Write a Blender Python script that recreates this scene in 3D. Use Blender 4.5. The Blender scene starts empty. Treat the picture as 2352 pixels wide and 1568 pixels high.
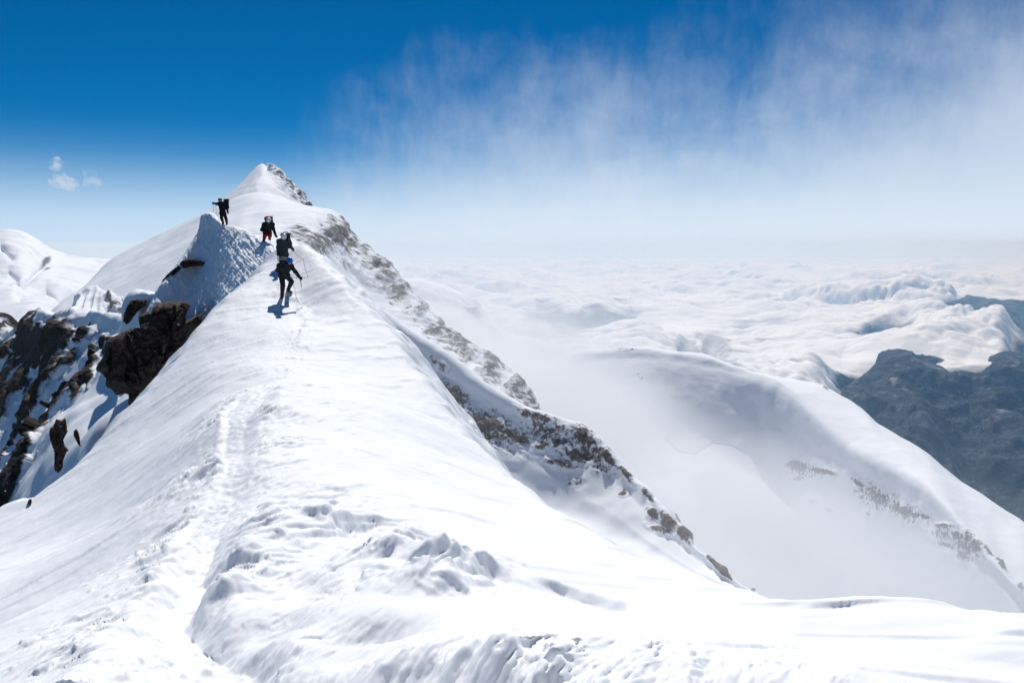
import bpy, math, random
import numpy as np

# ------------------------------------------------------------------ camera
SC = bpy.context.scene
COL = SC.collection
W2, H2 = 2352.0, 1568.0            # pixel grid in which the layout was measured
FPX = 1846.0                       # focal length in those pixels
PITCH = math.atan((784.0 - 560.0) / FPX)
cam_d = bpy.data.cameras.new("camera")
cam = bpy.data.objects.new("camera", cam_d)
COL.objects.link(cam)
cam.location = (0, 0, 0)
cam.rotation_euler = (math.radians(90) - PITCH, 0, 0)
cam_d.sensor_width = 36.0
cam_d.lens = 36.0 * FPX / W2
cam_d.clip_start = 0.05
cam_d.clip_end = 400000.0
SC.camera = cam

# ------------------------------------------------------------------ light
SUN_AZ, SUN_EL = math.radians(1), math.radians(51.5)
SUNV = np.array([math.sin(SUN_AZ) * math.cos(SUN_EL), math.cos(SUN_AZ) * math.cos(SUN_EL), math.sin(SUN_EL)])
sun_d = bpy.data.lights.new("sun", 'SUN')
sun_d.energy = 3.65
sun_d.angle = math.radians(0.53)
sun_d.color = (1.0, 0.965, 0.92)
sun = bpy.data.objects.new("sun", sun_d)
COL.objects.link(sun)
from mathutils import Vector
sun.rotation_euler = Vector(SUNV).to_track_quat('Z', 'Y').to_euler()

SC.view_settings.view_transform = 'Standard'
SC.view_settings.look = 'None'
SC.view_settings.exposure = 0.17
SC.view_settings.gamma = 1.0
SC.cycles.max_bounces = 10
SC.cycles.diffuse_bounces = 4
SC.cycles.volume_bounces = 8
SC.cycles.transparent_max_bounces = 12
SC.cycles.use_denoising = True


class NT:
    """Small node-tree helper."""
    def __init__(self, tree):
        self.t = tree
        self.t.nodes.clear()

    def n(self, kind, **kw):
        nd = self.t.nodes.new(kind)
        for k, v in kw.items():
            if k.startswith('i_'):
                nd.inputs[k[2:].replace('_', ' ')].default_value = v
            elif k.startswith('n_'):
                nd.inputs[int(k[2:])].default_value = v
            else:
                setattr(nd, k, v)
        return nd

    def l(self, a, b):
        self.t.links.new(a, b)

    def math(self, op, a, b=None, c=None, clamp=False):
        nd = self.t.nodes.new('ShaderNodeMath')
        nd.operation = op
        nd.use_clamp = clamp
        for i, x in enumerate((a, b, c)):
            if x is None:
                continue
            if isinstance(x, (int, float)):
                nd.inputs[i].default_value = x
            else:
                self.t.links.new(x, nd.inputs[i])
        return nd.outputs[0]

    def ramp(self, x, lo, hi, a=0.0, b=1.0, smooth=True):
        nd = self.t.nodes.new('ShaderNodeMapRange')
        nd.interpolation_type = 'SMOOTHSTEP' if smooth else 'LINEAR'
        self.t.links.new(x, nd.inputs[0])
        for i, val in zip((1, 2, 3, 4), (lo, hi, a, b)):
            if isinstance(val, (int, float)):
                nd.inputs[i].default_value = val
            else:
                self.t.links.new(val, nd.inputs[i])
        return nd.outputs[0]

    def mix(self, f, a, b):
        nd = self.t.nodes.new('ShaderNodeMix')
        nd.data_type = 'RGBA'
        for i, x in ((0, f), (6, a), (7, b)):
            if isinstance(x, (int, float)):
                nd.inputs[i].default_value = x
            elif isinstance(x, tuple):
                nd.inputs[i].default_value = (*x, 1.0)[:4]
            else:
                self.t.links.new(x, nd.inputs[i])
        return nd.outputs[2]

    def noise(self, vec, scale, detail=5.0, rough=0.55, dist=0.0):
        nd = self.t.nodes.new('ShaderNodeTexNoise')
        nd.inputs['Scale'].default_value = scale
        nd.inputs['Detail'].default_value = detail
        nd.inputs['Roughness'].default_value = rough
        nd.inputs['Distortion'].default_value = dist
        if vec is not None:
            self.t.links.new(vec, nd.inputs['Vector'])
        return nd.outputs[0]

    def mapping(self, vec, loc=(0, 0, 0), rot=(0, 0, 0), scale=(1, 1, 1)):
        nd = self.t.nodes.new('ShaderNodeMapping')
        nd.inputs[1].default_value = loc
        nd.inputs[2].default_value = rot
        nd.inputs[3].default_value = scale
        self.t.links.new(vec, nd.inputs[0])
        return nd.outputs[0]


# ------------------------------------------------------------------ sky
world = bpy.data.worlds.new("World")
SC.world = world
world.use_nodes = True
q = NT(world.node_tree)
out = q.n('ShaderNodeOutputWorld')
bg = q.n('ShaderNodeBackground')
SKY_STRENGTH = 0.125
bg.inputs[1].default_value = SKY_STRENGTH
sky = q.n('ShaderNodeTexSky')
sky.sky_type = 'NISHITA'
sky.sun_disc = False
sky.sun_elevation = SUN_EL
sky.sun_rotation = SUN_AZ
sky.altitude = 4200
sky.air_density = 1.0
sky.dust_density = 0.25
sky.ozone_density = 3.0
tc = q.n('ShaderNodeTexCoord')
sep = q.n('ShaderNodeSeparateXYZ')
q.l(tc.outputs['Generated'], sep.inputs[0])
X, Y, Z = sep.outputs
az = q.math('ARCTAN2', X, Y)                       # azimuth from +Y, radians
hor = q.math('SQRT', q.math('ADD', q.math('MULTIPLY', X, X), q.math('MULTIPLY', Y, Y)))
el = q.math('ARCTAN2', Z, hor)                     # elevation
azel = q.n('ShaderNodeCombineXYZ')
q.l(az, azel.inputs[0]); q.l(el, azel.inputs[1])
# deep, clear high-altitude blue
hsv = q.n('ShaderNodeHueSaturation')
hsv.inputs['Saturation'].default_value = 1.62
hsv.inputs['Value'].default_value = 0.44
q.l(sky.outputs[0], hsv.inputs['Color'])
skycol = hsv.outputs[0]
# veil of thin wind-torn cloud to the right (azimuth > -15 deg), streaming upwards
streak = q.noise(q.mapping(azel.outputs[0], rot=(0, 0, math.radians(-42)), scale=(5.0, 2.6, 1.0)), 2.4, 9.0, 0.62, 0.35)
puff = q.noise(q.mapping(azel.outputs[0], loc=(3.1, 1.7, 0), rot=(0, 0, math.radians(25)), scale=(2.2, 3.4, 1.0)), 2.2, 9.0, 0.62, 0.2)
fine = q.noise(q.mapping(azel.outputs[0], loc=(1.3, 0.4, 0), rot=(0, 0, math.radians(-38)), scale=(22.0, 8.0, 1.0)), 2.4, 6.0, 0.65, 0.3)
wisp = q.math('ADD', q.math('ADD', q.math('MULTIPLY', streak, 0.34), q.math('MULTIPLY', puff, 0.50)), q.math('MULTIPLY', fine, 0.16))
nz = q.math('MULTIPLY', q.math('SUBTRACT', wisp, 0.5), 0.40)
top = q.math('ADD', q.ramp(az, -0.36, -0.15, 0.05, 0.160), q.ramp(az, -0.17, 0.05, 0.0, 0.065))
top = q.math('ADD', top, q.ramp(az, 0.25, 0.6, 0.0, 0.09))
hgt = q.math('ADD', q.math('SUBTRACT', top, el), nz)    # > 0 inside the veil
veil = q.ramp(hgt, -0.06, 0.25, 0.0, 0.68)
veil = q.math('MULTIPLY', veil, q.ramp(az, -0.40, -0.17, 0.0, 1.0))
# pale band of air along the horizon
band = q.ramp(el, -0.01, 0.17, 1.0, 0.0)
band = q.math('MULTIPLY', band, band)
VEIL_COL = (5.6, 6.1, 6.75)
BAND_COL = (4.2, 5.5, 7.1)
c1 = q.mix(band, skycol, BAND_COL)
c2 = q.mix(veil, c1, VEIL_COL)
q.l(c2, bg.inputs[0])
q.l(bg.outputs[0], out.inputs[0])


# ------------------------------------------------------------------ geometry helpers
CP, SP = math.cos(PITCH), math.sin(PITCH)


def at(u, v, d):
    """World point seen at layout pixel (u, v) at forward distance d."""
    u = np.asarray(u, float); v = np.asarray(v, float); d = np.asarray(d, float)
    r = (u - 1176.0) / FPX
    t = (784.0 - v) / FPX
    dy = CP + t * SP
    dz = -SP + t * CP
    k = d / dy
    return np.stack([r * k, d + 0 * k, dz * k], -1)


def project(P):
    x, y, z = P[..., 0], P[..., 1], P[..., 2]
    fw = y * CP - z * SP
    up = y * SP + z * CP
    return 1176.0 + FPX * x / fw, 784.0 - FPX * up / fw


_perm = np.random.RandomState(7).permutation(256)
_perm = np.concatenate([_perm, _perm, _perm])
_g = np.random.RandomState(3).normal(size=(256, 3))
_g /= np.linalg.norm(_g, axis=1)[:, None]


def perlin(P):
    P = np.asarray(P, float)
    i = np.floor(P).astype(np.int64)
    f = P - i
    i &= 255
    w = f * f * f * (f * (f * 6 - 15) + 10)
    res = 0
    for dx in (0, 1):
        wx = w[..., 0] if dx else 1 - w[..., 0]
        for dy in (0, 1):
            wy = w[..., 1] if dy else 1 - w[..., 1]
            for dz in (0, 1):
                wz = w[..., 2] if dz else 1 - w[..., 2]
                h = _perm[_perm[_perm[(i[..., 0] + dx) & 255] + ((i[..., 1] + dy) & 255)] + ((i[..., 2] + dz) & 255)]
                g = _g[h]
                res = res + wx * wy * wz * (g[..., 0] * (f[..., 0] - dx) + g[..., 1] * (f[..., 1] - dy) + g[..., 2] * (f[..., 2] - dz))
    return res * 1.5


def fbm(P, octaves=5, gain=0.5, lac=2.03):
    a, s, r = 1.0, 1.0, 0
    for k in range(octaves):
        r = r + a * perlin(P * s + 17.3 * k)
        a *= gain; s *= lac
    return r


def ridged(P, octaves=5, gain=0.5, lac=2.07):
    a, s, r = 1.0, 1.0, 0
    for k in range(octaves):
        r = r + a * (1 - 2 * np.abs(perlin(P * s + 11.7 * k)))
        a *= gain; s *= lac
    return r


def worley(P, seed=0, tilt=False):
    """Distance to nearest / second nearest jittered cell point and a cell random."""
    P = np.asarray(P, float)
    i = np.floor(P).astype(np.int64)
    d1 = np.full(P.shape[:-1], 9.0); tv = np.zeros(P.shape[:-1]); d2 = np.full(P.shape[:-1], 9.0); rid = np.zeros(P.shape[:-1])
    rs = np.random.RandomState(seed + 50)
    jit = rs.rand(256, 3); rr = rs.rand(256)
    for dx in (-1, 0, 1):
        for dy in (-1, 0, 1):
            for dz in (-1, 0, 1):
                c = i + np.array([dx, dy, dz])
                h = _perm[_perm[_perm[c[..., 0] & 255] + (c[..., 1] & 255)] + (c[..., 2] & 255)]
                q_ = c + jit[h] - P
                dd = np.sqrt((q_ ** 2).sum(-1))
                new = dd < d1
                d2 = np.where(new, d1, np.minimum(d2, dd))
                rid = np.where(new, rr[h], rid)
                if tilt: tv = np.where(new, (q_ * (jit[(h + 77) & 255] - 0.5)).sum(-1), tv)
                d1 = np.where(new, dd, d1)
    return (d1, d2, rid, tv) if tilt else (d1, d2, rid)


def sstep(a, b, x):
    t = np.clip((x - a) / (b - a), 0, 1)
    return t * t * (3 - 2 * t)


def crom(A, n, axis, t=None):
    """Catmull-Rom (limited tangents) resample of control array A along axis to n samples."""
    A = np.moveaxis(np.asarray(A, float), axis, 0)
    m = A.shape[0]
    s = np.linspace(0, m - 1, n) if t is None else t
    k = np.clip(np.floor(s).astype(int), 0, m - 2)
    f = (s - k).reshape((-1,) + (1,) * (A.ndim - 1))
    D = np.diff(A, axis=0)
    T = np.zeros_like(A)
    T[0] = D[0]; T[-1] = D[-1]
    if m > 2:
        a, b = D[:-1], D[1:]
        T[1:-1] = np.where(a * b > 0, 0.5 * (a + b), 0.25 * (a + b))
    p0, p1, t0, t1 = A[k], A[k + 1], T[k], T[k + 1]
    h = (2 * f ** 3 - 3 * f ** 2 + 1) * p0 + (f ** 3 - 2 * f ** 2 + f) * t0 + (-2 * f ** 3 + 3 * f ** 2) * p1 + (f ** 3 - f ** 2) * t1
    return np.moveaxis(h, 0, axis)


def loft(nodes, nr, nc):
    """nodes: rows of (u,v,d), all the same length. Returns world grid (nr,nc,3), and pixel grid."""
    A = np.array(nodes, float)
    A[..., 2] = np.log(A[..., 2])
    G = crom(crom(A, nr, 0), nc, 1)
    return at(G[..., 0], G[..., 1], np.exp(G[..., 2])), G[..., :2]


def row(pts, n):
    """Resample a polyline of (u,v,d) to n points, even in chord length over (u,v)."""
    P = np.array(pts, float)
    s = np.concatenate([[0], np.cumsum(np.hypot(np.diff(P[:, 0]), np.diff(P[:, 1])))])
    t = np.linspace(0, s[-1], n)
    return np.stack([np.interp(t, s, P[:, k]) for k in range(3)], -1)


def grid_normals(P):
    a = np.gradient(P, axis=0); b = np.gradient(P, axis=1)
    n = np.cross(a, b)
    n /= np.linalg.norm(n, axis=-1, keepdims=True) + 1e-12
    return n


def mesh_from(name, V, F, mat=None, parent=None, attrs=None, smooth=True):
    me = bpy.data.meshes.new(name)
    V = np.asarray(V, np.float32).reshape(-1, 3)
    F = np.asarray(F, np.int32)
    k = F.shape[1]
    me.vertices.add(len(V)); me.vertices.foreach_set('co', V.ravel())
    me.loops.add(F.size); me.loops.foreach_set('vertex_index', F.ravel())
    me.polygons.add(len(F))
    me.polygons.foreach_set('loop_start', np.arange(0, F.size, k, dtype=np.int32))
    me.polygons.foreach_set('use_smooth', np.full(len(F), smooth))
    me.update(calc_edges=True)
    for an, val in (attrs or {}).items():
        at_ = me.attributes.new(an, 'FLOAT', 'POINT')
        at_.data.foreach_set('value', np.asarray(val, np.float32).ravel())
    if mat is not None:
        me.materials.append(mat)
    ob = bpy.data.objects.new(name, me)
    COL.objects.link(ob)
    if parent is not None:
        ob.parent = parent
    return ob


def grid_faces(nr, nc):
    i = np.arange(nr * nc).reshape(nr, nc)
    return np.stack([i[:-1, :-1], i[:-1, 1:], i[1:, 1:], i[1:, :-1]], -1).reshape(-1, 4)


def grid_obj(name, P, mat, attrs=None, parent=None, keep=None, up=True):
    nr, nc = P.shape[:2]
    F = grid_faces(nr, nc)
    if keep is not None:
        F = F[keep.ravel()[F].all(1)]
    n = grid_normals(P)[..., 2].mean()
    if n > 0:
        pass
    # orient faces upwards / towards viewer
    nn = np.cross(P[0, 1] - P[0, 0], P[1, 0] - P[0, 0])
    ob = mesh_from(name, P, F, mat, parent, attrs)
    return ob


def tag(o, label=None, cat=None, group=None, kind=None):
    if label: o['label'] = label
    if cat: o['category'] = cat
    if group: o['group'] = group
    if kind: o['kind'] = kind
    return o


def seg_dist(P, poly):
    """Unsigned distance of 2-D points to a polyline, the arc length of the foot, and side (>0 left of travel)."""
    P = np.asarray(P, float); poly = np.asarray(poly, float)
    best = np.full(P.shape[:-1], 1e9); s_at = np.zeros(P.shape[:-1]); side = np.zeros(P.shape[:-1])
    s0 = 0.0
    for a, b in zip(poly[:-1], poly[1:]):
        e = b - a; L = np.hypot(*e)
        if L < 1e-9: continue
        w = P - a
        t = np.clip((w @ e) / L ** 2, 0, 1)
        dd = np.hypot(w[..., 0] - t * e[0], w[..., 1] - t * e[1])
        cr = e[0] * w[..., 1] - e[1] * w[..., 0]
        m = dd < best
        best = np.where(m, dd, best); s_at = np.where(m, s0 + t * L, s_at); side = np.where(m, np.sign(cr), side)
        s0 += L
    return best, s_at, side


def in_poly(P, poly):
    P = np.asarray(P, float); poly = np.asarray(poly, float)
    x, y = P[..., 0], P[..., 1]
    inside = np.zeros(x.shape, bool)
    for (x0, y0), (x1, y1) in zip(poly, np.roll(poly, -1, 0)):
        if y0 == y1: continue
        c = ((y0 > y) != (y1 > y)) & (x < (x1 - x0) * (y - y0) / (y1 - y0) + x0)
        inside ^= c
    return inside


def sdist(P, poly):
    """Signed distance to closed polygon, positive inside."""
    d, _, _ = seg_dist(P, np.concatenate([poly, poly[:1]]))
    return np.where(in_poly(P, poly), d, -d)


def blobs(uv, lst):
    """Max of soft elliptical blobs: (u, v, ru, rv, tilt degrees, strength)."""
    m = np.zeros(uv.shape[:-1])
    for (u, v, ru, rv, a, s) in lst:
        c, sn = math.cos(math.radians(a)), math.sin(math.radians(a))
        dx, dy = uv[..., 0] - u, uv[..., 1] - v
        x = (dx * c + dy * sn) / ru
        y = (-dx * sn + dy * c) / rv
        m = np.maximum(m, s * np.clip(1.25 - 1.0 * np.sqrt(x * x + y * y), 0, 1))
    return m


# ------------------------------------------------------------------ materials
def snow_material(name, scale=1.0, bump=0.25, dist=0.02, col=(0.885, 0.905, 0.93)):
    m = bpy.data.materials.new(name)
    m.use_nodes = True
    t = NT(m.node_tree)
    o = t.n('ShaderNodeOutputMaterial'); b = t.n('ShaderNodeBsdfPrincipled')
    g = t.n('ShaderNodeNewGeometry')
    n1 = t.noise(g.outputs['Position'], 9.0 * scale, 6.0, 0.65)
    n2 = t.noise(g.outputs['Position'], 1.3 * scale, 5.0, 0.6)
    n3 = t.noise(g.outputs['Position'], 55.0 * scale, 2.0, 0.6)
    hh = t.math('ADD', t.math('ADD', t.math('MULTIPLY', n1, 0.35), n2), t.math('MULTIPLY', n3, 0.07))
    bp = t.n('ShaderNodeBump'); bp.inputs['Strength'].default_value = bump; bp.inputs['Distance'].default_value = dist
    t.l(hh, bp.inputs['Height']); t.l(bp.outputs[0], b.inputs['Normal'])
    c = t.mix(t.ramp(n2, 0.35, 0.65), tuple(x * 0.965 for x in col), col)
    t.l(c, b.inputs['Base Color'])
    b.inputs['Roughness'].default_value = 0.62
    b.inputs['Specular IOR Level'].default_value = 0.25
    t.l(b.outputs[0], o.inputs[0])
    return m


def rock_snow_material(name, scale=1.0, contrast=6.0, rock=((0.050, 0.040, 0.034), (0.115, 0.085, 0.066)), snow=(0.85, 0.875, 0.91),
                       amp=0.55, rot=(0, 0, 0), stretch=(1, 1, 1), bump=0.5, dist=0.3):
    """Snow with rock where the vertex attribute «rock» plus noise says so."""
    m = bpy.data.materials.new(name)
    m.use_nodes = True
    t = NT(m.node_tree)
    o = t.n('ShaderNodeOutputMaterial'); b = t.n('ShaderNodeBsdfPrincipled')
    g = t.n('ShaderNodeNewGeometry')
    at_ = t.n('ShaderNodeAttribute'); at_.attribute_name = 'rock'
    mp = t.mapping(g.outputs['Position'], rot=rot, scale=stretch)
    n1 = t.noise(mp, 0.9 * scale, 8.0, 0.62, 0.4)
    x = t.math('ADD', at_.outputs['Fac'], t.math('MULTIPLY', t.math('SUBTRACT', n1, 0.5), amp * 2))
    fac = t.ramp(x, 0.5 - 0.5 / contrast, 0.5 + 0.5 / contrast)
    n2 = t.noise(g.outputs['Position'], 2.3 * scale, 7.0, 0.65)
    n3 = t.noise(g.outputs['Position'], 0.35 * scale, 4.0, 0.6)
    rc = t.mix(t.ramp(t.math('ADD', t.math('MULTIPLY', n2, 0.6), t.math('MULTIPLY', n3, 0.4)), 0.38, 0.64), rock[0], rock[1])
    nc = t.noise(t.mapping(g.outputs['Position'], rot=(0.25, 0.3, 0.1), scale=(0.7, 0.7, 2.6)), 1.5 * scale, 5.0, 0.55, 0.6)
    crk = t.ramp(t.math('ABSOLUTE', t.math('SUBTRACT', nc, 0.5)), 0.0, 0.035, 0.35, 1.0)
    rc = t.mix(crk, tuple(0.3 * v_ for v_ in rock[0]), rc)
    c = t.mix(fac, snow, rc)
    t.l(c, b.inputs['Base Color'])
    bp = t.n('ShaderNodeBump'); bp.inputs['Distance'].default_value = dist
    t.l(t.ramp(fac, 0, 1, 0.12, bump, False), bp.inputs['Strength'])
    t.l(t.math('ADD', t.math('ADD', n2, t.math('MULTIPLY', n1, 0.6)), t.math('MULTIPLY', crk, 0.25)), bp.inputs['Height']); t.l(bp.outputs[0], b.inputs['Normal'])
    b.inputs['Roughness'].default_value = 0.8
    b.inputs['Specular IOR Level'].default_value = 0.2
    t.l(b.outputs[0], o.inputs[0])
    return m


M_SNOW = snow_material('wind_packed_snow', 1.0, 0.34, 0.028)
M_SNOW_FAR = snow_material('far_snow', 0.05, 0.25, 0.5)
M_CLIFF = rock_snow_material('cliff_rock_and_snow', 0.5, 9.0, rock=((0.026, 0.021, 0.019), (0.085, 0.058, 0.044)), amp=0.30, bump=0.8, dist=0.25)
M_FLANK = rock_snow_material('flank_rock_and_snow', 0.34, 2.2, rock=((0.115, 0.114, 0.118), (0.235, 0.222, 0.216)), amp=1.0, bump=0.7, dist=1.0)
M_SPUR = rock_snow_material('spur_rock_and_snow', 0.9, 3.4, rock=((0.10, 0.094, 0.092), (0.225, 0.19, 0.172)), amp=0.85, bump=0.7, dist=0.5)
M_FARFACE = rock_snow_material('far_face_rock_and_snow', 0.30, 3.2, rock=((0.065, 0.067, 0.074), (0.15, 0.145, 0.145)), amp=1.0, bump=0.5, dist=1.5)

exec_parts = []

# ------------------------------------------------------------------ near snow ridge (height field)
CTRL = [
    # along the trodden track
    (470, 1480, 4.0), (430, 1400, 5.0), (480, 1200, 8.0), (520, 1050, 12.0), (560, 950, 16.0), (610, 893, 19.0),
    (700, 760, 27.0), (690, 700, 30.5), (660, 604, 34.5), (637, 563, 37.0), (607, 554, 39.5),
    # right rim
    (2352, 1420, 4.1), (1750, 1372, 5.8), (1370, 1240, 9.5), (1210, 1130, 14.0), (1140, 1075, 18.0), (1050, 985, 22.0),
    (960, 870, 25.0), (860, 740, 29.0), (760, 640, 32.0), (690, 578, 35.0),
    # interior
    (1176, 1568, 3.1), (600, 1568, 3.4), (200, 1568, 3.95), (0, 1568, 4.5), (-300, 1568, 5.8), (1700, 1568, 3.05), (2352, 1568, 3.1), (2700, 1500, 3.4),
    (1300, 1400, 5.0), (900, 1250, 7.6), (1100, 1200, 9.3), (800, 1100, 11.5), (1000, 1100, 13.0), (850, 1000, 15.5), (750, 930, 18.0), (900, 932, 19.0),
    (750, 850, 24.0), (850, 850, 25.3), (700, 800, 25.6), (600, 800, 25.2), (500, 850, 23.5), (400, 950, 21.5), (300, 1050, 19.0), (200, 1150, 17.0),
    (300, 1200, 13.5), (100, 1250, 14.6), (150, 1400, 8.6), (0, 1300, 12.5), (-200, 1350, 12.0),
    # left fold
    (600, 628, 33.5), (540, 680, 30.5), (470, 748, 28.0), (400, 842, 25.6), (300, 938, 23.6), (200, 1060, 21.4), (70, 1150, 20.0), (0, 1168, 20.5), (-200, 1280, 18.0),
]
C = np.array(CTRL)
CX = at(C[:, 0], C[:, 1], C[:, 2])
S_ = 10.0


def tps_fit(xy, z, lam=0.002):
    n = len(xy)
    d = np.hypot(xy[:, None, 0] - xy[None, :, 0], xy[:, None, 1] - xy[None, :, 1]) / S_
    K = np.where(d > 0, d * d * np.log(d + 1e-12), 0) + lam * np.eye(n)
    Pm = np.concatenate([np.ones((n, 1)), xy / S_], 1)
    A = np.zeros((n + 3, n + 3)); A[:n, :n] = K; A[:n, n:] = Pm; A[n:, :n] = Pm.T
    return np.linalg.solve(A, np.concatenate([z, np.zeros(3)]))


TW = tps_fit(CX[:, :2], CX[:, 2])


def base_z(x, y):
    z = TW[-3] + TW[-2] * x / S_ + TW[-1] * y / S_
    for (cx, cy, _), w in zip(CX, TW[:-3]):
        d2 = ((x - cx) ** 2 + (y - cy) ** 2) / S_ ** 2
        z = z + w * 0.5 * d2 * np.log(d2 + 1e-12)
    return z


_hit_cache = {}


def on_base(u, v):
    """Ground point of the undisturbed near ridge seen at layout pixel (u, v)."""
    ds = np.geomspace(2.0, 60.0, 1500)
    P = at(np.full_like(ds, u), np.full_like(ds, v), ds)
    below = P[:, 2] < base_z(P[:, 0], P[:, 1])
    k = int(np.argmax(below)) if below.any() else len(ds) - 1
    return P[k]


def ground_path(pts):
    return np.array([on_base(u, v)[:2] for u, v in pts])


RIM_PX = [(2900, 1395, 3.6), (2352, 1420, 4.1), (1750, 1372, 5.8), (1370, 1240, 9.5), (1210, 1130, 14.0), (1140, 1075, 18.0), (1050, 985, 22.0), (960, 870, 25.0),
          (860, 740, 29.0), (760, 640, 32.0), (690, 578, 35.0), (668, 572, 36.2), (655, 566, 37.0)]
FOLD_PX = [(637, 588, 35.6), (600, 628, 33.5), (540, 680, 30.5), (470, 748, 28.0), (400, 842, 25.6), (300, 938, 23.6), (200, 1060, 21.4), (70, 1150, 20.0), (0, 1168, 20.5), (-200, 1280, 18.0), (-700, 1500, 15.0)]
rim = np.array([at(*p)[:2] for p in RIM_PX])
fold = np.array([at(*p)[:2] for p in FOLD_PX])
crest_poly = np.concatenate([[[6.0, -3.0]], [[5.0, 2.0]], rim, fold, [[-14, -3.0]]])

TRACK_L = [(150, 1600), (215, 1520), (262, 1450), (330, 1370), (395, 1290), (440, 1205), (478, 1150), (505, 1080), (512, 1010), (520, 950), (556, 912), (606, 892)]
TRACK_R = [(1190, 1600), (1130, 1545), (1010, 1540), (915, 1522), (850, 1535), (780, 1520), (700, 1530), (640, 1518), (566, 1520), (553, 1478), (585, 1462), (505, 1418),
           (425, 1368), (455, 1330), (480, 1262), (508, 1215), (540, 1130), (556, 1060), (562, 1000), (570, 955), (600, 925), (622, 897)]
trk_l = ground_path(TRACK_L)
trk_r = ground_path(TRACK_R)
STEP = ground_path([(1268, 1336), (1312, 1334), (1360, 1352), (1400, 1372), (1450, 1402)])
FAR_TRACK = ground_path([(640, 892), (668, 850), (690, 800), (690, 760), (700, 720), (672, 692), (650, 680), (655, 640), (655, 605)])


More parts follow.
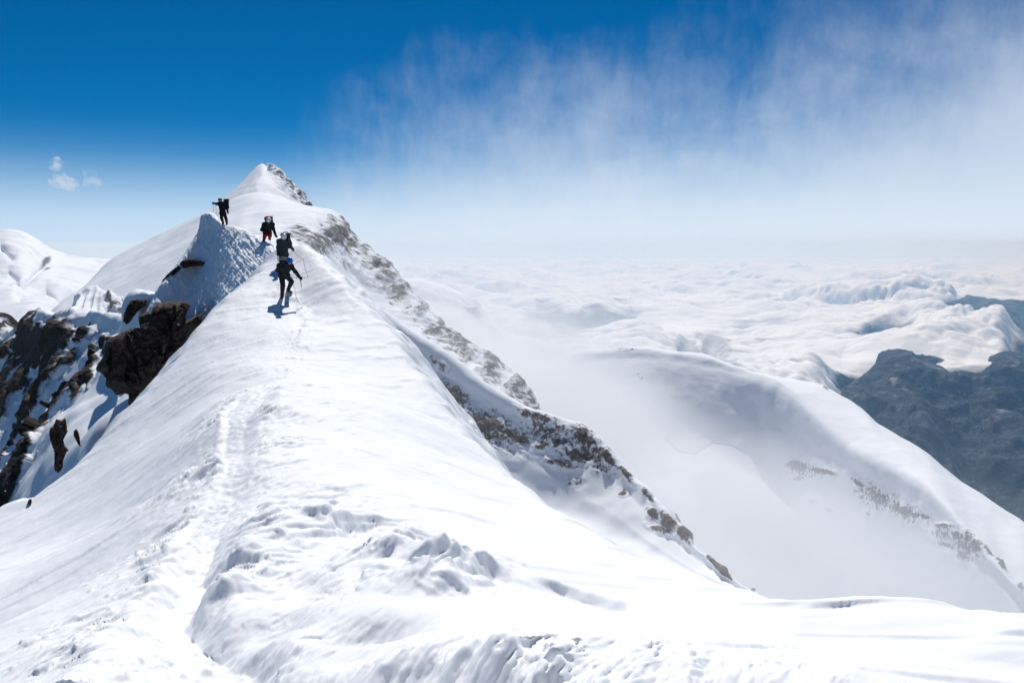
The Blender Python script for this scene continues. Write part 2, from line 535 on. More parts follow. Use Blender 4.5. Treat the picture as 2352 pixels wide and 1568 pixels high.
def near_detail(x, y):
    """Relief laid on the base surface: trench, blocks, sastrugi, scarps. Metres in z."""
    P2 = np.stack([x, y], -1)
    z0 = np.zeros_like(x)
    n_big = fbm(np.stack([x * 0.35, y * 0.35, z0], -1), 3)
    n_mid = fbm(np.stack([x * 1.7, y * 1.7, z0 + 4], -1), 4)
    n_fine = fbm(np.stack([x * 7, y * 7, z0 + 9], -1), 3)
    h = 0.10 * n_big * sstep(3, 12, y) + 0.018 * n_mid * sstep(2, 8, y)
    # ---- trench: wobble the lookup so that its walls break into blocks
    wob = np.stack([0.075 * fbm(np.stack([x * 1.1, y * 1.1, z0 + 20], -1), 2, 0.4), 0.075 * fbm(np.stack([x * 1.1, y * 1.1, z0 + 31], -1), 2, 0.4)], -1)
    Q = P2 + wob
    floor_poly = np.concatenate([trk_l, trk_r[::-1]])
    sd = sdist(Q, floor_poly)
    dl, _, _ = seg_dist(Q, trk_l)
    dr, _, _ = seg_dist(Q, trk_r)
    t = dl / (dl + dr + 1e-6)
    near = sstep(8.5, 5.0, y)
    depth = (0.025 + 0.035 * t + 0.33 * near * t ** 1.4)
    wall = np.where(dr < dl, 1.0, 0.15)
    ins = sstep(-0.04 - 0.34 * wall, 0.10 + 0.10 * near, sd + 0.004 * n_fine + 0.02 * n_mid)
    lump = (0.012 + 0.016 * near) * np.abs(fbm(np.stack([x * 4.2, y * 4.2, z0 + 2], -1), 3)) + 0.02 * n_fine
    h = h - ins * (depth - lump * 1.4)
    # spoil thrown up along the lips
    lipl = np.exp(-(dl / 0.16) ** 2) * (1 - ins)
    h = h + lipl * (0.015 + 0.035 * np.clip(n_mid, -0.3, 1)) * near
    # crumbs on the slope just below the lip
    crumbs = sstep(0.35, 0.75, fbm(np.stack([x * 5, y * 5, z0 + 44], -1), 3)) * np.exp(-dl / 0.5) * (1 - ins)
    h = h + 0.05 * crumbs
    # ---- bank right of the trench: broken slabs and sastrugi raked by the wind
    ca, sa = math.cos(math.radians(58)), math.sin(math.radians(58))
    a_ = x * ca + y * sa; b_ = -x * sa + y * ca
    ras = ridged(np.stack([a_ * 0.8, b_ * 3.6, z0 + 7], -1), 4, 0.55)
    bank = np.exp(-(np.clip(dr - 0.1, 0, 9) / (0.75 + 0.06 * y)) ** 2) * (1 - ins)
    patch = sstep(-0.1, 0.5, fbm(np.stack([x * 0.5, y * 0.5, z0 + 13], -1), 2) + 0.25)
    h = h + bank * patch * 0.085 * (ras - 0.7)
    ras2 = ridged(np.stack([a_ * 2.0, b_ * 8.0, z0 + 3], -1), 3, 0.5)
    h = h + bank * 0.02 * (ras2 - 0.6)
    # scooped hollow where the snow slid away (below the slabs)
    for (u, v, ru, rv, dp) in ((690, 1330, 0.55, 0.7, 0.13), (620, 1400, 0.4, 0.35, 0.14), (840, 1420, 0.45, 0.3, 0.16), (760, 1470, 0.5, 0.22, 0.08)):
        c = on_base(u, v)
        r2 = ((x - c[0]) / ru) ** 2 + ((y - c[1]) / rv) ** 2
        h = h - 1.5 * dp * np.exp(-r2 * 1.6) * (1 - ins)
    # ---- broken wind slabs on the bank: terraces of a raked noise, strongest right of the trench
    slab = 0 * x
    for (u, v, ru, rv, st_) in ((1030, 1325, 0.42, 1.0, 1.0), (940, 1285, 0.5, 0.9, 0.9), (800, 1235, 0.7, 1.3, 0.75), (660, 1205, 0.6, 1.3, 0.6), (560, 1260, 0.4, 1.0, 0.5), (880, 1335, 0.5, 0.5, 0.7), (1120, 1300, 0.3, 0.7, 0.6), (720, 1150, 0.9, 1.6, 0.45)):
        c = on_base(u, v)
        slab = np.maximum(slab, st_ * np.clip(1.3 - np.hypot((x - c[0]) / ru, (y - c[1]) / rv), 0, 1))
    tn = fbm(np.stack([a_ * 0.62, b_ * 1.7, z0 + 77], -1) + 0.25 * wob[..., :1], 3, 0.55)
    terr = sstep(-0.30, -0.10, tn) + sstep(0.02, 0.20, tn) * 1.1 + sstep(0.34, 0.5, tn)
    h = h + slab * (0.105 * (terr - 1.0) + 0.03 * n_mid + 0.008 * n_fine) * (1 - ins)
    for k, (u, v, w, A) in enumerate(((985, 1285, 0.30, 0.20), (1065, 1330, 0.34, 0.20), (1115, 1325, 0.22, 0.15), (905, 1300, 0.26, 0.13), (1025, 1365, 0.24, 0.13), (840, 1265, 0.3, 0.11), (575, 1295, 0.28, 0.12), (640, 1255, 0.34, 0.10), (745, 1215, 0.34, 0.10), (520, 1350, 0.2, 0.10), (790, 1330, 0.3, 0.10))):
        c = on_base(u, v)
        an = 0.5 + 0.5 * math.sin(k * 1.7)
        dx = x - c[0] + 0.9 * wob[..., 0] + 0.05 * n_mid; dy = y - c[1] + 0.9 * wob[..., 1] + 0.05 * n_fine
        xi = dx * math.cos(an) + dy * math.sin(an); et = -dx * math.sin(an) + dy * math.cos(an)
        h = h + A * np.exp(-(xi / w) ** 2) * np.where(et < 0, np.exp(-(et / 0.11) ** 2), np.exp(-(et / (1.9 * w)) ** 2)) * (1 - ins)
    lumps = np.clip(fbm(np.stack([x * 5.2, y * 4.0, z0 + 88], -1), 2) - 0.05, 0, 1)
    h = h + slab * 0.05 * lumps * (1 - ins)
    # ---- wind scarp on the right
    A_, B_, M_ = STEP[0], STEP[-1], STEP[len(STEP) // 2]
    L_ = np.hypot(*(B_ - A_)); e_ = (B_ - A_) / L_; nrm = np.array([e_[1], -e_[0]])
    if nrm[1] > 0: nrm = -nrm
    bow = (M_ - A_) @ nrm
    s_ = ((x - A_[0]) * e_[0] + (y - A_[1]) * e_[1]) / L_
    t_ = (x - A_[0]) * nrm[0] + (y - A_[1]) * nrm[1] - bow * 4 * s_ * (1 - s_) + 0.012 * n_mid
    h = h - 0.13 * np.exp(-np.clip(t_, 0, 9) / 0.36) * sstep(-0.01, 0.085, t_) * sstep(-0.05, 0.12, s_) * sstep(1.1, 0.72, s_)
    # small hole punched by a foot, lower right
    for (u, v, w) in ((1275, 1522, 0.075), (1265, 1546, 0.05), (1328, 1470, 0.03)):
        c = on_base(u, v)
        r = np.hypot((x - c[0]) / w, (y - c[1]) / (w * 0.8)) + 0.25 * n_fine
        h = h - 0.10 * sstep(1.1, 0.75, r)
    # ---- right hand drifts
    cd, sd_ = math.cos(math.radians(20)), math.sin(math.radians(20))
    xr, yr = x * cd - y * sd_, x * sd_ + y * cd
    drift = sstep(0.3, 1.4, x) * sstep(8, 3, y)
    h = h + drift * (0.06 * fbm(np.stack([xr * 0.45, yr * 1.7, z0 + 5], -1), 3) + 0.03 * sstep(0.05, 0.35, fbm(np.stack([xr * 0.5, yr * 3.1, z0 + 15], -1), 3)))
    plain = sstep(0.0, 2.0, dr) * sstep(-1.0, 1.5, x + 0.28 * y) * sstep(20, 12, y)
    h = h + plain * (0.035 * sstep(0.0, 0.3, fbm(np.stack([xr * 0.30, yr * 1.3, z0 + 55], -1), 3)) + 0.010 * fbm(np.stack([xr * 1.6, yr * 5.0, z0 + 25], -1), 3))
    # ---- long raked lines on the left slope, running up to the right
    c2, s2 = math.cos(math.radians(35)), math.sin(math.radians(35))
    a2 = x * c2 + y * s2; b2 = -x * s2 + y * c2
    left = sstep(0.2, 1.5, dl) * (x < np.interp(y, trk_l[:, 1], trk_l[:, 0], left=-1.5, right=-6)) * sstep(3.5, 7, y)
    ln = fbm(np.stack([a2 * 0.22, b2 * 1.9, z0 + 61], -1), 3)
    scar = sstep(0.16, 0.42, ln)
    h = h + left * (0.022 * scar + 0.003 * fbm(np.stack([a2 * 0.7, b2 * 6.0, z0 + 8], -1), 3))
    # far slope below the climbers: raked crust and boot holes
    farm = sstep(19, 24, y)
    ln2 = fbm(np.stack([a2 * 0.6, b2 * 2.6, z0 + 71], -1), 4)
    h = h + farm * 0.035 * sstep(0.15, 0.5, ln2)
    df, sf, _ = seg_dist(P2, FAR_TRACK)
    steps = fbm(np.stack([x * 2.2, y * 1.3, z0 + 91], -1), 3)
    h = h + np.exp(-(df / 0.42) ** 2) * (0.05 * np.clip(steps, -0.8, 0.6) + 0.07 * np.abs(n_fine)) * farm
    mid = sstep(9, 12, y) * sstep(21, 17, y)
    h = h + mid * np.exp(-(dr / 1.0) ** 2) * 0.07 * (ras - 0.6) * (1 - ins)
    return h


def ridge_z(x, y, detail=True):
    P2 = np.stack([x, y], -1)
    z = base_z(x, y)
    sd = sdist(P2, crest_poly)
    o = np.clip(-sd, 0, None)
    jag = 0.25 * fbm(np.stack([x * 0.9, y * 0.9, 0 * x], -1), 3)
    o = np.clip(o + np.where(sd < 0.4, jag * sstep(-0.1, 0.6, -sd + 0.3) * sstep(10, 20, y), 0), 0, None)
    r = 0.25 + 0.02 * y
    z = z - 1.35 * (np.sqrt(o * o + r * r) - r) - 0.02 * o * o
    if detail:
        z = z + near_detail(x, y) * sstep(3.0, 0.3, o)
    return z


NY, NX = 1150, 1000
ys = np.geomspace(1.3, 47.0, NY)
us = np.linspace(-560, 2900, NX)
kx = (us - 1176.0) / FPX
YY, KX = np.meshgrid(ys, kx, indexing='ij')
XX = KX * YY / CP * 1.0
ZZ = ridge_z(XX, YY)
R_P = np.stack([XX, YY, ZZ], -1)
nR = grid_normals(R_P); nR *= np.sign(nR[..., 2:])
steep_ = sstep(0.97, 0.75, nR[..., 2]) * sstep(14, 8, YY)
R_P = R_P + nR * (steep_ * (0.030 * fbm(R_P * 2.4, 4, 0.45) + 0.004 * fbm(R_P * 13.0, 2)))[..., None]
keepm = (sdist(np.stack([XX, YY], -1), crest_poly) > -15.0)
ridge = grid_obj('snow_ridge', R_P, M_SNOW, keep=keepm)
tag(ridge, kind='structure')

# ------------------------------------------------------------------ knoll behind the climbers
KN = [  # stations from the right (third climber) to the left edge, each from crest down
    [(664, 590, 41.0), (652, 590, 36.6), (642, 618, 35.6), (630, 655, 34.6), (612, 700, 33.6), (585, 790, 32)],
    [(622, 565, 44.0), (608, 556, 39.6), (590, 590, 37.9), (570, 640, 36.2), (545, 695, 35.0), (510, 800, 33.4)],
    [(585, 550, 48.0), (574, 537, 43.6), (553, 568, 42.2), (530, 630, 40.0), (508, 700, 38.2), (475, 810, 36.4)],
    [(558, 538, 52.0), (546, 525, 47.2), (523, 556, 46.6), (505, 630, 44.7), (485, 715, 42.7), (445, 830, 40.6)],
    [(528, 528, 56.0), (516, 515, 51.0), (498, 545, 50.6), (475, 630, 48.9), (450, 715, 47), (405, 830, 45)],
    [(500, 515, 58.0), (487, 492, 53.0), (470, 530, 52.5), (442, 625, 50.7), (410, 705, 48.6), (360, 810, 46)],
    [(478, 508, 57.5), (467, 493, 54.0), (454, 535, 53.0), (414, 600, 51), (368, 660, 49), (315, 770, 47)],
    [(474, 530, 60), (462, 530, 58), (445, 570, 58), (405, 640, 57), (360, 710, 56), (300, 820, 54)],
]
KP, KUV = loft(KN, 340, 420)
n = grid_normals(KP)
if n[..., 2].mean() < 0: n = -n
st = KP @ np.array([[0.8, 0.0], [0.5, 0.35], [0.2, 1.0]])
rough = fbm(np.concatenate([KP * np.array([1.1, 1.1, 0.55])], -1), 4)
fl = ridged(np.stack([KP[..., 0] * 0.9 + KP[..., 2] * 0.8, KP[..., 1] * 0.5, KP[..., 2] * 0.22], -1) * 1.4, 4)
edge = sstep(0, 0.12, np.linspace(0, 1, 420))[None, :]
rgt = sstep(470, 560, KUV[..., 0] + 0.25 * (KUV[..., 1] - 560))
ca_, sa_ = math.cos(math.radians(-52)), math.sin(math.radians(-52))
ra, rb = (KUV[..., 0] * ca_ - KUV[..., 1] * sa_) * 0.02, (KUV[..., 0] * sa_ + KUV[..., 1] * ca_) * 0.02
rake = ridged(np.stack([ra * 0.7, rb * 3.0, 0 * ra + 3], -1), 4, 0.55)
KP = KP + n * (0.08 * rough + 0.06 * (fl - 0.7) + 0.055 * rgt * (rake - 0.8))[..., None]
knoll = grid_obj('snow_knoll', KP, M_SNOW)
tag(knoll, kind='structure')

# ------------------------------------------------------------------ left rock wall
CLIFF = [
    row([(-260, 760, 135), (-60, 740, 130), (0, 735, 125), (45, 762, 120), (70, 745, 112), (92, 716, 106), (113, 711, 102), (140, 720, 98), (172, 717, 94), (203, 707, 90), (234, 711, 86), (281, 732, 80), (300, 700, 74), (320, 672, 68), (350, 668, 64), (400, 690, 60)], 26),
    row([(-260, 860, 122), (-60, 830, 118), (0, 815, 112), (60, 810, 104), (110, 770, 97), (150, 770, 92), (200, 760, 86), (240, 765, 80), (280, 775, 74), (320, 740, 66), (360, 730, 61), (420, 760, 56)], 26),
    row([(-260, 980, 108), (-60, 940, 102), (0, 920, 97), (60, 900, 91), (120, 860, 86), (180, 840, 79), (240, 840, 71), (290, 830, 65), (340, 810, 60), (430, 830, 53)], 26),
    row([(-260, 1100, 92), (-60, 1050, 88), (0, 1030, 84), (60, 1000, 78), (120, 960, 72), (180, 930, 66), (240, 920, 59), (300, 900, 54), (360, 890, 50), (440, 900, 47)], 26),
    row([(-260, 1220, 78), (-60, 1160, 74), (0, 1130, 70), (60, 1090, 64), (120, 1050, 58), (180, 1010, 52), (240, 985, 47), (300, 960, 44), (360, 960, 42), (440, 970, 40)], 26),
    row([(-260, 1380, 64), (-60, 1300, 60), (0, 1270, 56), (60, 1220, 52), (120, 1170, 47), (180, 1120, 43), (240, 1080, 40), (300, 1060, 38), (360, 1060, 37), (440, 1070, 36)], 26),
]
back = CLIFF[0].copy(); back[:, 2] *= 1.25; back[:, 1] += 45
CP_, CUV = loft([back] + list(CLIFF), 460, 460)
n = grid_normals(CP_)
if (n * -CP_).sum(-1).mean() < 0: n = -n
# rock where steep ribs break through; snow keeps the gullies
w = CP_ * np.array([0.20, 0.12, 0.13])
wq = w + 0.25 * np.stack([fbm(w * 1.6, 3), fbm(w * 1.6 + 5, 3), fbm(w * 1.6 + 9, 3)], -1)
f1, f2, rid, tlt = worley(wq * 1.25, 5, True)
_, _, rid_s, tlt_s = worley(wq * 3.6, 8, True)
g1 = fbm(wq * 0.9 + 3, 4)
mask = 0.56 + 0.62 * g1 + 0.46 * (rid - 0.5) + 0.35 * (f2 - f1 - 0.25)
vtop = np.interp(CUV[..., 0], [-60, 0, 45, 70, 113, 172, 234, 281, 320], [745, 735, 762, 745, 711, 717, 711, 732, 672])
mask -= 0.55 * sstep(70, 5, CUV[..., 1] - vtop) * sstep(60, 130, CUV[..., 0])
# the smooth snow ramp at the right foot of the wall
ramp_line = np.interp(CUV[..., 1], [700, 820, 900, 960, 1050, 1150, 1250], [330, 250, 205, 160, 105, 50, 0])
mask -= 1.4 * sstep(-8, 14, CUV[..., 0] - ramp_line)
mask = np.clip(mask, -0.4, 1.4)
rk = sstep(0.30, 0.70, mask)
d_rock = rk * (0.8 + 1.3 * rid + 3.2 * tlt + 0.5 * rid_s + 1.1 * tlt_s + 0.35 * ridged(CP_ * 0.5, 4)) + (1 - rk) * 0.35 * fbm(CP_ * 0.25, 3)
CP_ = CP_ + n * (0.9 * fbm(CP_ * 0.09, 3) + d_rock * sstep(40, 70, CP_[..., 1]) * 0.42)[..., None]
cliff = grid_obj('rocky_cliff', CP_, M_CLIFF, {'rock': mask})
tag(cliff, kind='structure')

# ------------------------------------------------------------------ snow dome and summit
DOME = [
    row([(60, 780, 330), (135, 705, 360), (205, 646, 400), (232, 620, 420), (262, 596, 430), (300, 572, 440), (350, 545, 440), (430, 506, 430), (480, 482, 420), (527, 458, 410), (560, 447, 405), (600, 443, 400),
         (650, 452, 390), (700, 468, 380), (735, 476, 372), (765, 480, 366), (785, 497, 362), (800, 525, 355), (820, 548, 348), (845, 570, 340), (880, 600, 330), (910, 635, 322), (940, 665, 315), (975, 700, 305), (1010, 735, 296), (1050, 765, 288),
         (1090, 790, 280), (1130, 825, 272), (1180, 860, 265), (1215, 900, 260), (1236, 932, 256)], 56),
    row([(60, 800, 300), (150, 730, 325), (220, 672, 350), (262, 636, 365), (310, 606, 370), (380, 566, 372), (450, 528, 366), (500, 502, 358), (560, 486, 348), (620, 482, 338), (680, 492, 328), (725, 502, 320), (760, 520, 315), (785, 548, 308),
         (815, 580, 300), (845, 612, 292), (880, 650, 285), (920, 695, 276), (965, 740, 268), (1010, 780, 260), (1055, 815, 252), (1105, 850, 246), (1150, 888, 240), (1190, 920, 236), (1215, 950, 232)], 56),
    row([(60, 830, 260), (160, 770, 275), (240, 710, 292), (320, 655, 300), (400, 606, 300), (470, 566, 292), (540, 540, 282), (610, 530, 272), (670, 545, 262), (720, 572, 254), (765, 610, 246), (805, 655, 240), (850, 700, 234), (900, 750, 227),
         (960, 800, 220), (1020, 845, 213), (1075, 880, 207), (1130, 925, 201), (1170, 970, 197)], 56),
    row([(60, 900, 220), (180, 840, 225), (270, 770, 230), (360, 705, 232), (440, 650, 228), (520, 610, 222), (600, 600, 214), (660, 620, 208), (720, 660, 200), (780, 715, 194), (840, 775, 188), (900, 830, 183), (970, 885, 178), (1050, 940, 172), (1120, 1000, 166)], 56),
    row([(60, 1000, 180), (200, 940, 182), (300, 860, 184), (400, 780, 184), (500, 730, 180), (600, 720, 174), (680, 750, 168), (760, 810, 162), (840, 870, 158), (940, 940, 153), (1080, 1060, 146)], 56),
]
for k_ in range(1, 5):
    wgt = sstep(700, 860, DOME[k_][:, 0])
    DOME[k_][:, 2] = DOME[k_][:, 2] * (1 - wgt) + wgt * DOME[0][:, 2] * (1 - 0.055 * k_)
bk = DOME[0].copy(); bk[:, 2] *= 1.18; bk[:, 1] += 26
bk2 = DOME[0].copy(); bk2[:, 2] *= 1.5; bk2[:, 1] += 110
DP, DUV = loft([bk2, bk] + DOME, 380, 620)
n = grid_normals(DP)
if n[..., 2].mean() < 0: n = -n
SIL = np.array([(790, 500), (800, 525), (845, 570), (910, 635), (975, 700), (1050, 765), (1130, 825), (1180, 860), (1236, 932)], float)
ds, ss, _ = seg_dist(DUV, SIL)
wid = 105 + 22 * np.sin(ss * 0.02)
rmask = 0.62 * sstep(wid, wid * 0.15, ds) * sstep(770, 790, DUV[..., 0])
rmask = np.maximum(rmask, blobs(DUV, [(775, 540, 70, 40, 35, 0.72), (730, 555, 70, 42, 15, 0.62), (690, 530, 50, 26, 0, 0.55), (695, 545, 28, 20, 0, 0.5), (765, 505, 22, 14, 30, 0.7), (820, 580, 40, 18, 40, 0.7), (740, 580, 30, 22, 20, 0.38), (880, 625, 40, 16, 45, 0.7),
                                      (845, 720, 16, 22, 40, 0.45), (905, 770, 14, 24, 30, 0.55), (1080, 800, 80, 30, 42, 0.7), (1140, 870, 70, 26, 45, 0.7), (1000, 745, 40, 20, 42, 0.65), (1060, 860, 60, 22, 30, 0.45), (1010, 870, 40, 30, 30, 0.5), (960, 700, 40, 14, 45, .7)]))
rib = fbm(np.stack([ss * 0.022, ds * 0.006, 0 * ds + 2.0], -1), 3)
rmask = rmask * np.clip(0.86 + 0.75 * rib, 0.35, 1.15)
dome_n = fbm(DP * 0.02, 4)
rg = ridged(DP * 0.045, 5)
DP = DP + n * (0.9 * fbm(DP * 0.07, 3) * sstep(690, 800, DUV[..., 0]) + 1.6 * dome_n * sstep(120, 300, DP[..., 1]) + rmask * 2.2 * (rg - 0.6))[..., None]
dome = grid_obj('snow_dome', DP, M_FLANK, {'rock': np.maximum(rmask * 0.98, blobs(DUV, [(960, 840, 80, 30, 42, 0.62), (1040, 900, 80, 30, 40, 0.66), (890, 770, 60, 25, 48, 0.5)])) - 0.02})
tag(dome, kind='structure')

PEAK = [
    row([(440, 540, 600), (500, 470, 610), (527, 446, 620), (560, 415, 635), (585, 390, 648), (600, 377, 655), (612, 386, 655), (625, 380, 652), (640, 398, 648), (665, 425, 636), (690, 448, 624), (714, 473, 610), (740, 500, 600), (790, 560, 585)], 40),
    row([(440, 550, 575), (500, 484, 580), (527, 461, 585), (556, 436, 592), (580, 412, 604), (600, 398, 612), (615, 404, 610), (632, 410, 604), (652, 430, 598), (680, 456, 590), (705, 480, 582), (735, 510, 574), (790, 575, 560)], 40),
    row([(440, 570, 540), (500, 505, 540), (530, 478, 540), (560, 452, 544), (590, 436, 550), (620, 440, 552), (645, 455, 550), (675, 478, 544), (705, 505, 540), (735, 535, 535), (790, 600, 525)], 40),
    row([(440, 620, 480), (520, 550, 480), (570, 520, 482), (620, 515, 484), (670, 535, 482), (720, 570, 478), (790, 650, 470)], 40),
]
bk = PEAK[0].copy(); bk[:, 2] *= 1.12; bk[:, 1] += 30
bk2 = PEAK[0].copy(); bk2[:, 2] *= 1.35; bk2[:, 1] += 130
PP, PUV = loft([bk2, bk] + PEAK, 260, 320)
n = grid_normals(PP)
if n[..., 2].mean() < 0: n = -n
pm = blobs(PUV, [(624, 388, 11, 6, 40, 0.6), (640, 405, 26, 9, 52, 0.75), (662, 428, 30, 9, 48, 0.8), (690, 452, 30, 9, 45, 0.8), (645, 425, 30, 10, 55, 0.5), (672, 448, 34, 12, 48, 0.55), (708, 472, 14, 8, 45, 0.8)])
PP = PP + n * (2.2 * fbm(PP * 0.016, 4) + pm * 4.5 * (ridged(PP * 0.06, 4) - 0.5))[..., None]
peak = grid_obj('summit_peak', PP, M_FLANK, {'rock': pm * 0.75})
tag(peak, kind='structure')

# ------------------------------------------------------------------ far left mountain and glacier
LM = [
    row([(-420, 600, 1500), (-200, 560, 1550), (-60, 530, 1600), (0, 522, 1620), (22, 520, 1630), (50, 525, 1640), (80, 545, 1660), (110, 569, 1690), (150, 588, 1740), (190, 595, 1800), (232, 601, 1850), (300, 606, 1900), (420, 612, 1950)], 34),
    row([(-420, 640, 1380), (-200, 600, 1420), (-60, 565, 1450), (0, 550, 1470), (30, 545, 1490), (62, 556, 1500), (95, 585, 1510), (130, 608, 1540), (170, 612, 1590), (215, 616, 1640), (300, 622, 1700), (420, 630, 1720)], 34),
    row([(-420, 690, 1260), (-200, 650, 1290), (-60, 610, 1310), (0, 592, 1320), (30, 590, 1330), (60, 600, 1330), (95, 620, 1330), (130, 632, 1360), (175, 635, 1400), (225, 640, 1430), (300, 650, 1450), (420, 660, 1450)], 34),
    row([(-420, 740, 1130), (-200, 700, 1150), (-60, 660, 1150), (0, 645, 1150), (40, 648, 1140), (80, 655, 1130), (120, 655, 1140), (170, 660, 1160), (230, 670, 1170), (300, 680, 1160), (420, 700, 1150)], 34),
    row([(-420, 800, 950), (-200, 750, 960), (-60, 705, 950), (0, 690, 940), (40, 688, 930), (80, 690, 920), (130, 695, 920), (190, 705, 900), (260, 720, 880), (420, 750, 860)], 34),
    row([(-420, 880, 700), (-200, 840, 700), (-60, 790, 690), (0, 770, 680), (60, 765, 670), (130, 775, 650), (200, 790, 640), (420, 830, 620)], 34),
    row([(-420, 1000, 480), (-200, 960, 470), (0, 900, 450), (130, 900, 430), (420, 950, 410)], 34),
]
bk = LM[0].copy(); bk[:, 2] *= 1.2; bk[:, 1] += 30
LP, LUV = loft([bk] + LM, 360, 420)
n = grid_normals(LP)
if n[..., 2].mean() < 0: n = -n
lm = blobs(LUV, [(108, 597, 9, 12, 60, 0.85), (112, 612, 5, 10, 80, 0.7), (5, 548, 8, 4, 30, 0.2)])
# crevasses and ice terraces: steep little steps along wandering contour lines
cre = 0
for (pl, hgt_) in (([(0, 562), (22, 575), (30, 580)], 14), ([(45, 680), (75, 668), (105, 662), (135, 668), (200, 668)], 16), ([(0, 658), (30, 648), (48, 652), (70, 640), (90, 618), (108, 606)], 15), ([(135, 690), (140, 672), (160, 664), (195, 665)], 12), ([(0, 630), (20, 625), (40, 640)], 10)):
    dd, s_, sd_ = seg_dist(LUV, np.array(pl, float))
    cre = cre - 0.55 * hgt_ * np.exp(-(dd / 2.6) ** 2) - hgt_ * 0.4 * np.exp(-(dd / 10.0) ** 2)
LP = LP + n * (14 * fbm(LP * 0.004, 4) + 3 * fbm(LP * 0.02, 3) + cre)[..., None]
lmt = grid_obj('distant_snow_mountain', LP, M_FLANK, {'rock': lm * 1.25 - 0.05})
tag(lmt, kind='structure')

# small fluted snow ridge between the wall and the dome
FL = [
    row([(100, 760, 150), (140, 735, 155), (160, 700, 160), (180, 676, 165), (200, 659, 168), (222, 655, 168), (245, 674, 165), (270, 688, 160), (286, 704, 155), (305, 735, 150)], 30),
    row([(90, 790, 140), (130, 765, 144), (155, 725, 149), (180, 705, 153), (205, 700, 154), (230, 705, 153), (255, 720, 150), (285, 745, 145), (310, 775, 140)], 30),
    row([(80, 850, 125), (150, 800, 130), (205, 780, 133), (260, 790, 130), (320, 830, 125)], 30),
]
bk = FL[0].copy(); bk[:, 2] *= 1.2; bk[:, 1] += 40
FP, FUV = loft([bk] + FL, 160, 240)
n = grid_normals(FP)
if n[..., 2].mean() < 0: n = -n
fm = blobs(FUV, [(262, 700, 26, 18, 40, 0.8), (285, 722, 22, 14, 50, 0.8), (250, 685, 14, 8, 40, 0.7)])
FP = FP + n * (0.8 * fbm(FP * 0.1, 4) - 0.75 * np.abs(np.sin(FUV[..., 0] * 0.16 + FUV[..., 1] * 0.05)) * sstep(235, 215, FUV[..., 0]) * sstep(655, 690, FUV[..., 1]) + fm * 2.0 * (ridged(FP * 0.2, 4) - 0.5))[..., None]
flu = grid_obj('fluted_snow_crest', FP, M_SPUR, {'rock': fm * 0.8})
tag(flu, kind='structure')

# ------------------------------------------------------------------ right hand spur
SPUR = [
    row([(860, 700, 205), (930, 755, 200), (1023, 809, 195), (1071, 849, 194), (1103, 873, 193), (1159, 905, 192), (1207, 925, 192), (1247, 941, 192), (1283, 957, 192), (1319, 965, 192), (1359, 989, 190), (1379, 1009, 187), (1407, 1037, 184), (1447, 1077, 178),
         (1491, 1123, 170), (1528, 1164, 163), (1565, 1210, 156), (1592, 1247, 150), (1629, 1275, 144), (1666, 1312, 138), (1712, 1348, 132), (1753, 1369, 127), (1850, 1420, 120), (2000, 1500, 112)], 50),
    row([(850, 740, 185), (920, 800, 181), (990, 850, 178), (1050, 895, 176), (1110, 935, 175), (1170, 965, 175), (1230, 990, 174), (1290, 1010, 172), (1340, 1040, 169), (1385, 1080, 165), (1430, 1125, 160), (1480, 1175, 153), (1530, 1225, 146), (1580, 1270, 139), (1640, 1310, 132), (1720, 1370, 125), (1850, 1440, 116), (2000, 1530, 108)], 50),
    row([(850, 800, 165), (910, 860, 161), (990, 920, 159), (1060, 975, 158), (1130, 1020, 157), (1200, 1055, 155), (1270, 1085, 152), (1330, 1120, 149), (1390, 1160, 145), (1450, 1205, 140), (1510, 1250, 134), (1580, 1295, 128), (1660, 1340, 122), (1750, 1400, 116), (1850, 1460, 110), (2000, 1560, 102)], 50),
    row([(850, 880, 145), (920, 940, 142), (1000, 1000, 140), (1080, 1060, 138), (1160, 1110, 135), (1240, 1150, 132), (1310, 1180, 129), (1380, 1215, 126), (1450, 1250, 122), (1530, 1290, 117), (1620, 1335, 112), (1720, 1390, 107), (1850, 1480, 100), (2000, 1600, 94)], 50),
    row([(850, 1000, 120), (960, 1080, 117), (1080, 1160, 113), (1200, 1220, 108), (1320, 1265, 103), (1440, 1305, 98), (1560, 1350, 92), (1700, 1420, 86), (1850, 1520, 80), (2000, 1680, 75)], 50),
    row([(850, 1200, 92), (1000, 1280, 88), (1200, 1360, 80), (1400, 1430, 73), (1600, 1520, 66), (1850, 1700, 58), (2000, 1900, 54)], 50),
]
for k_, f_ in zip(range(1, 6), (0.982, 0.962, 0.940, 0.85, 0.66)):
    SPUR[k_][:, 2] = SPUR[0][:, 2] * f_ * (SPUR[k_][:, 2] / SPUR[0][:, 2]) ** (0.15 if k_ < 5 else 0.4)
bk = SPUR[0].copy(); bk[:, 2] *= 1.15; bk[:, 1] += 40
bk2 = SPUR[0].copy(); bk2[:, 2] *= 1.4; bk2[:, 1] += 160
SPP, SUV = loft([bk2, bk] + SPUR, 420, 640)
n = grid_normals(SPP)
if n[..., 2].mean() < 0: n = -n
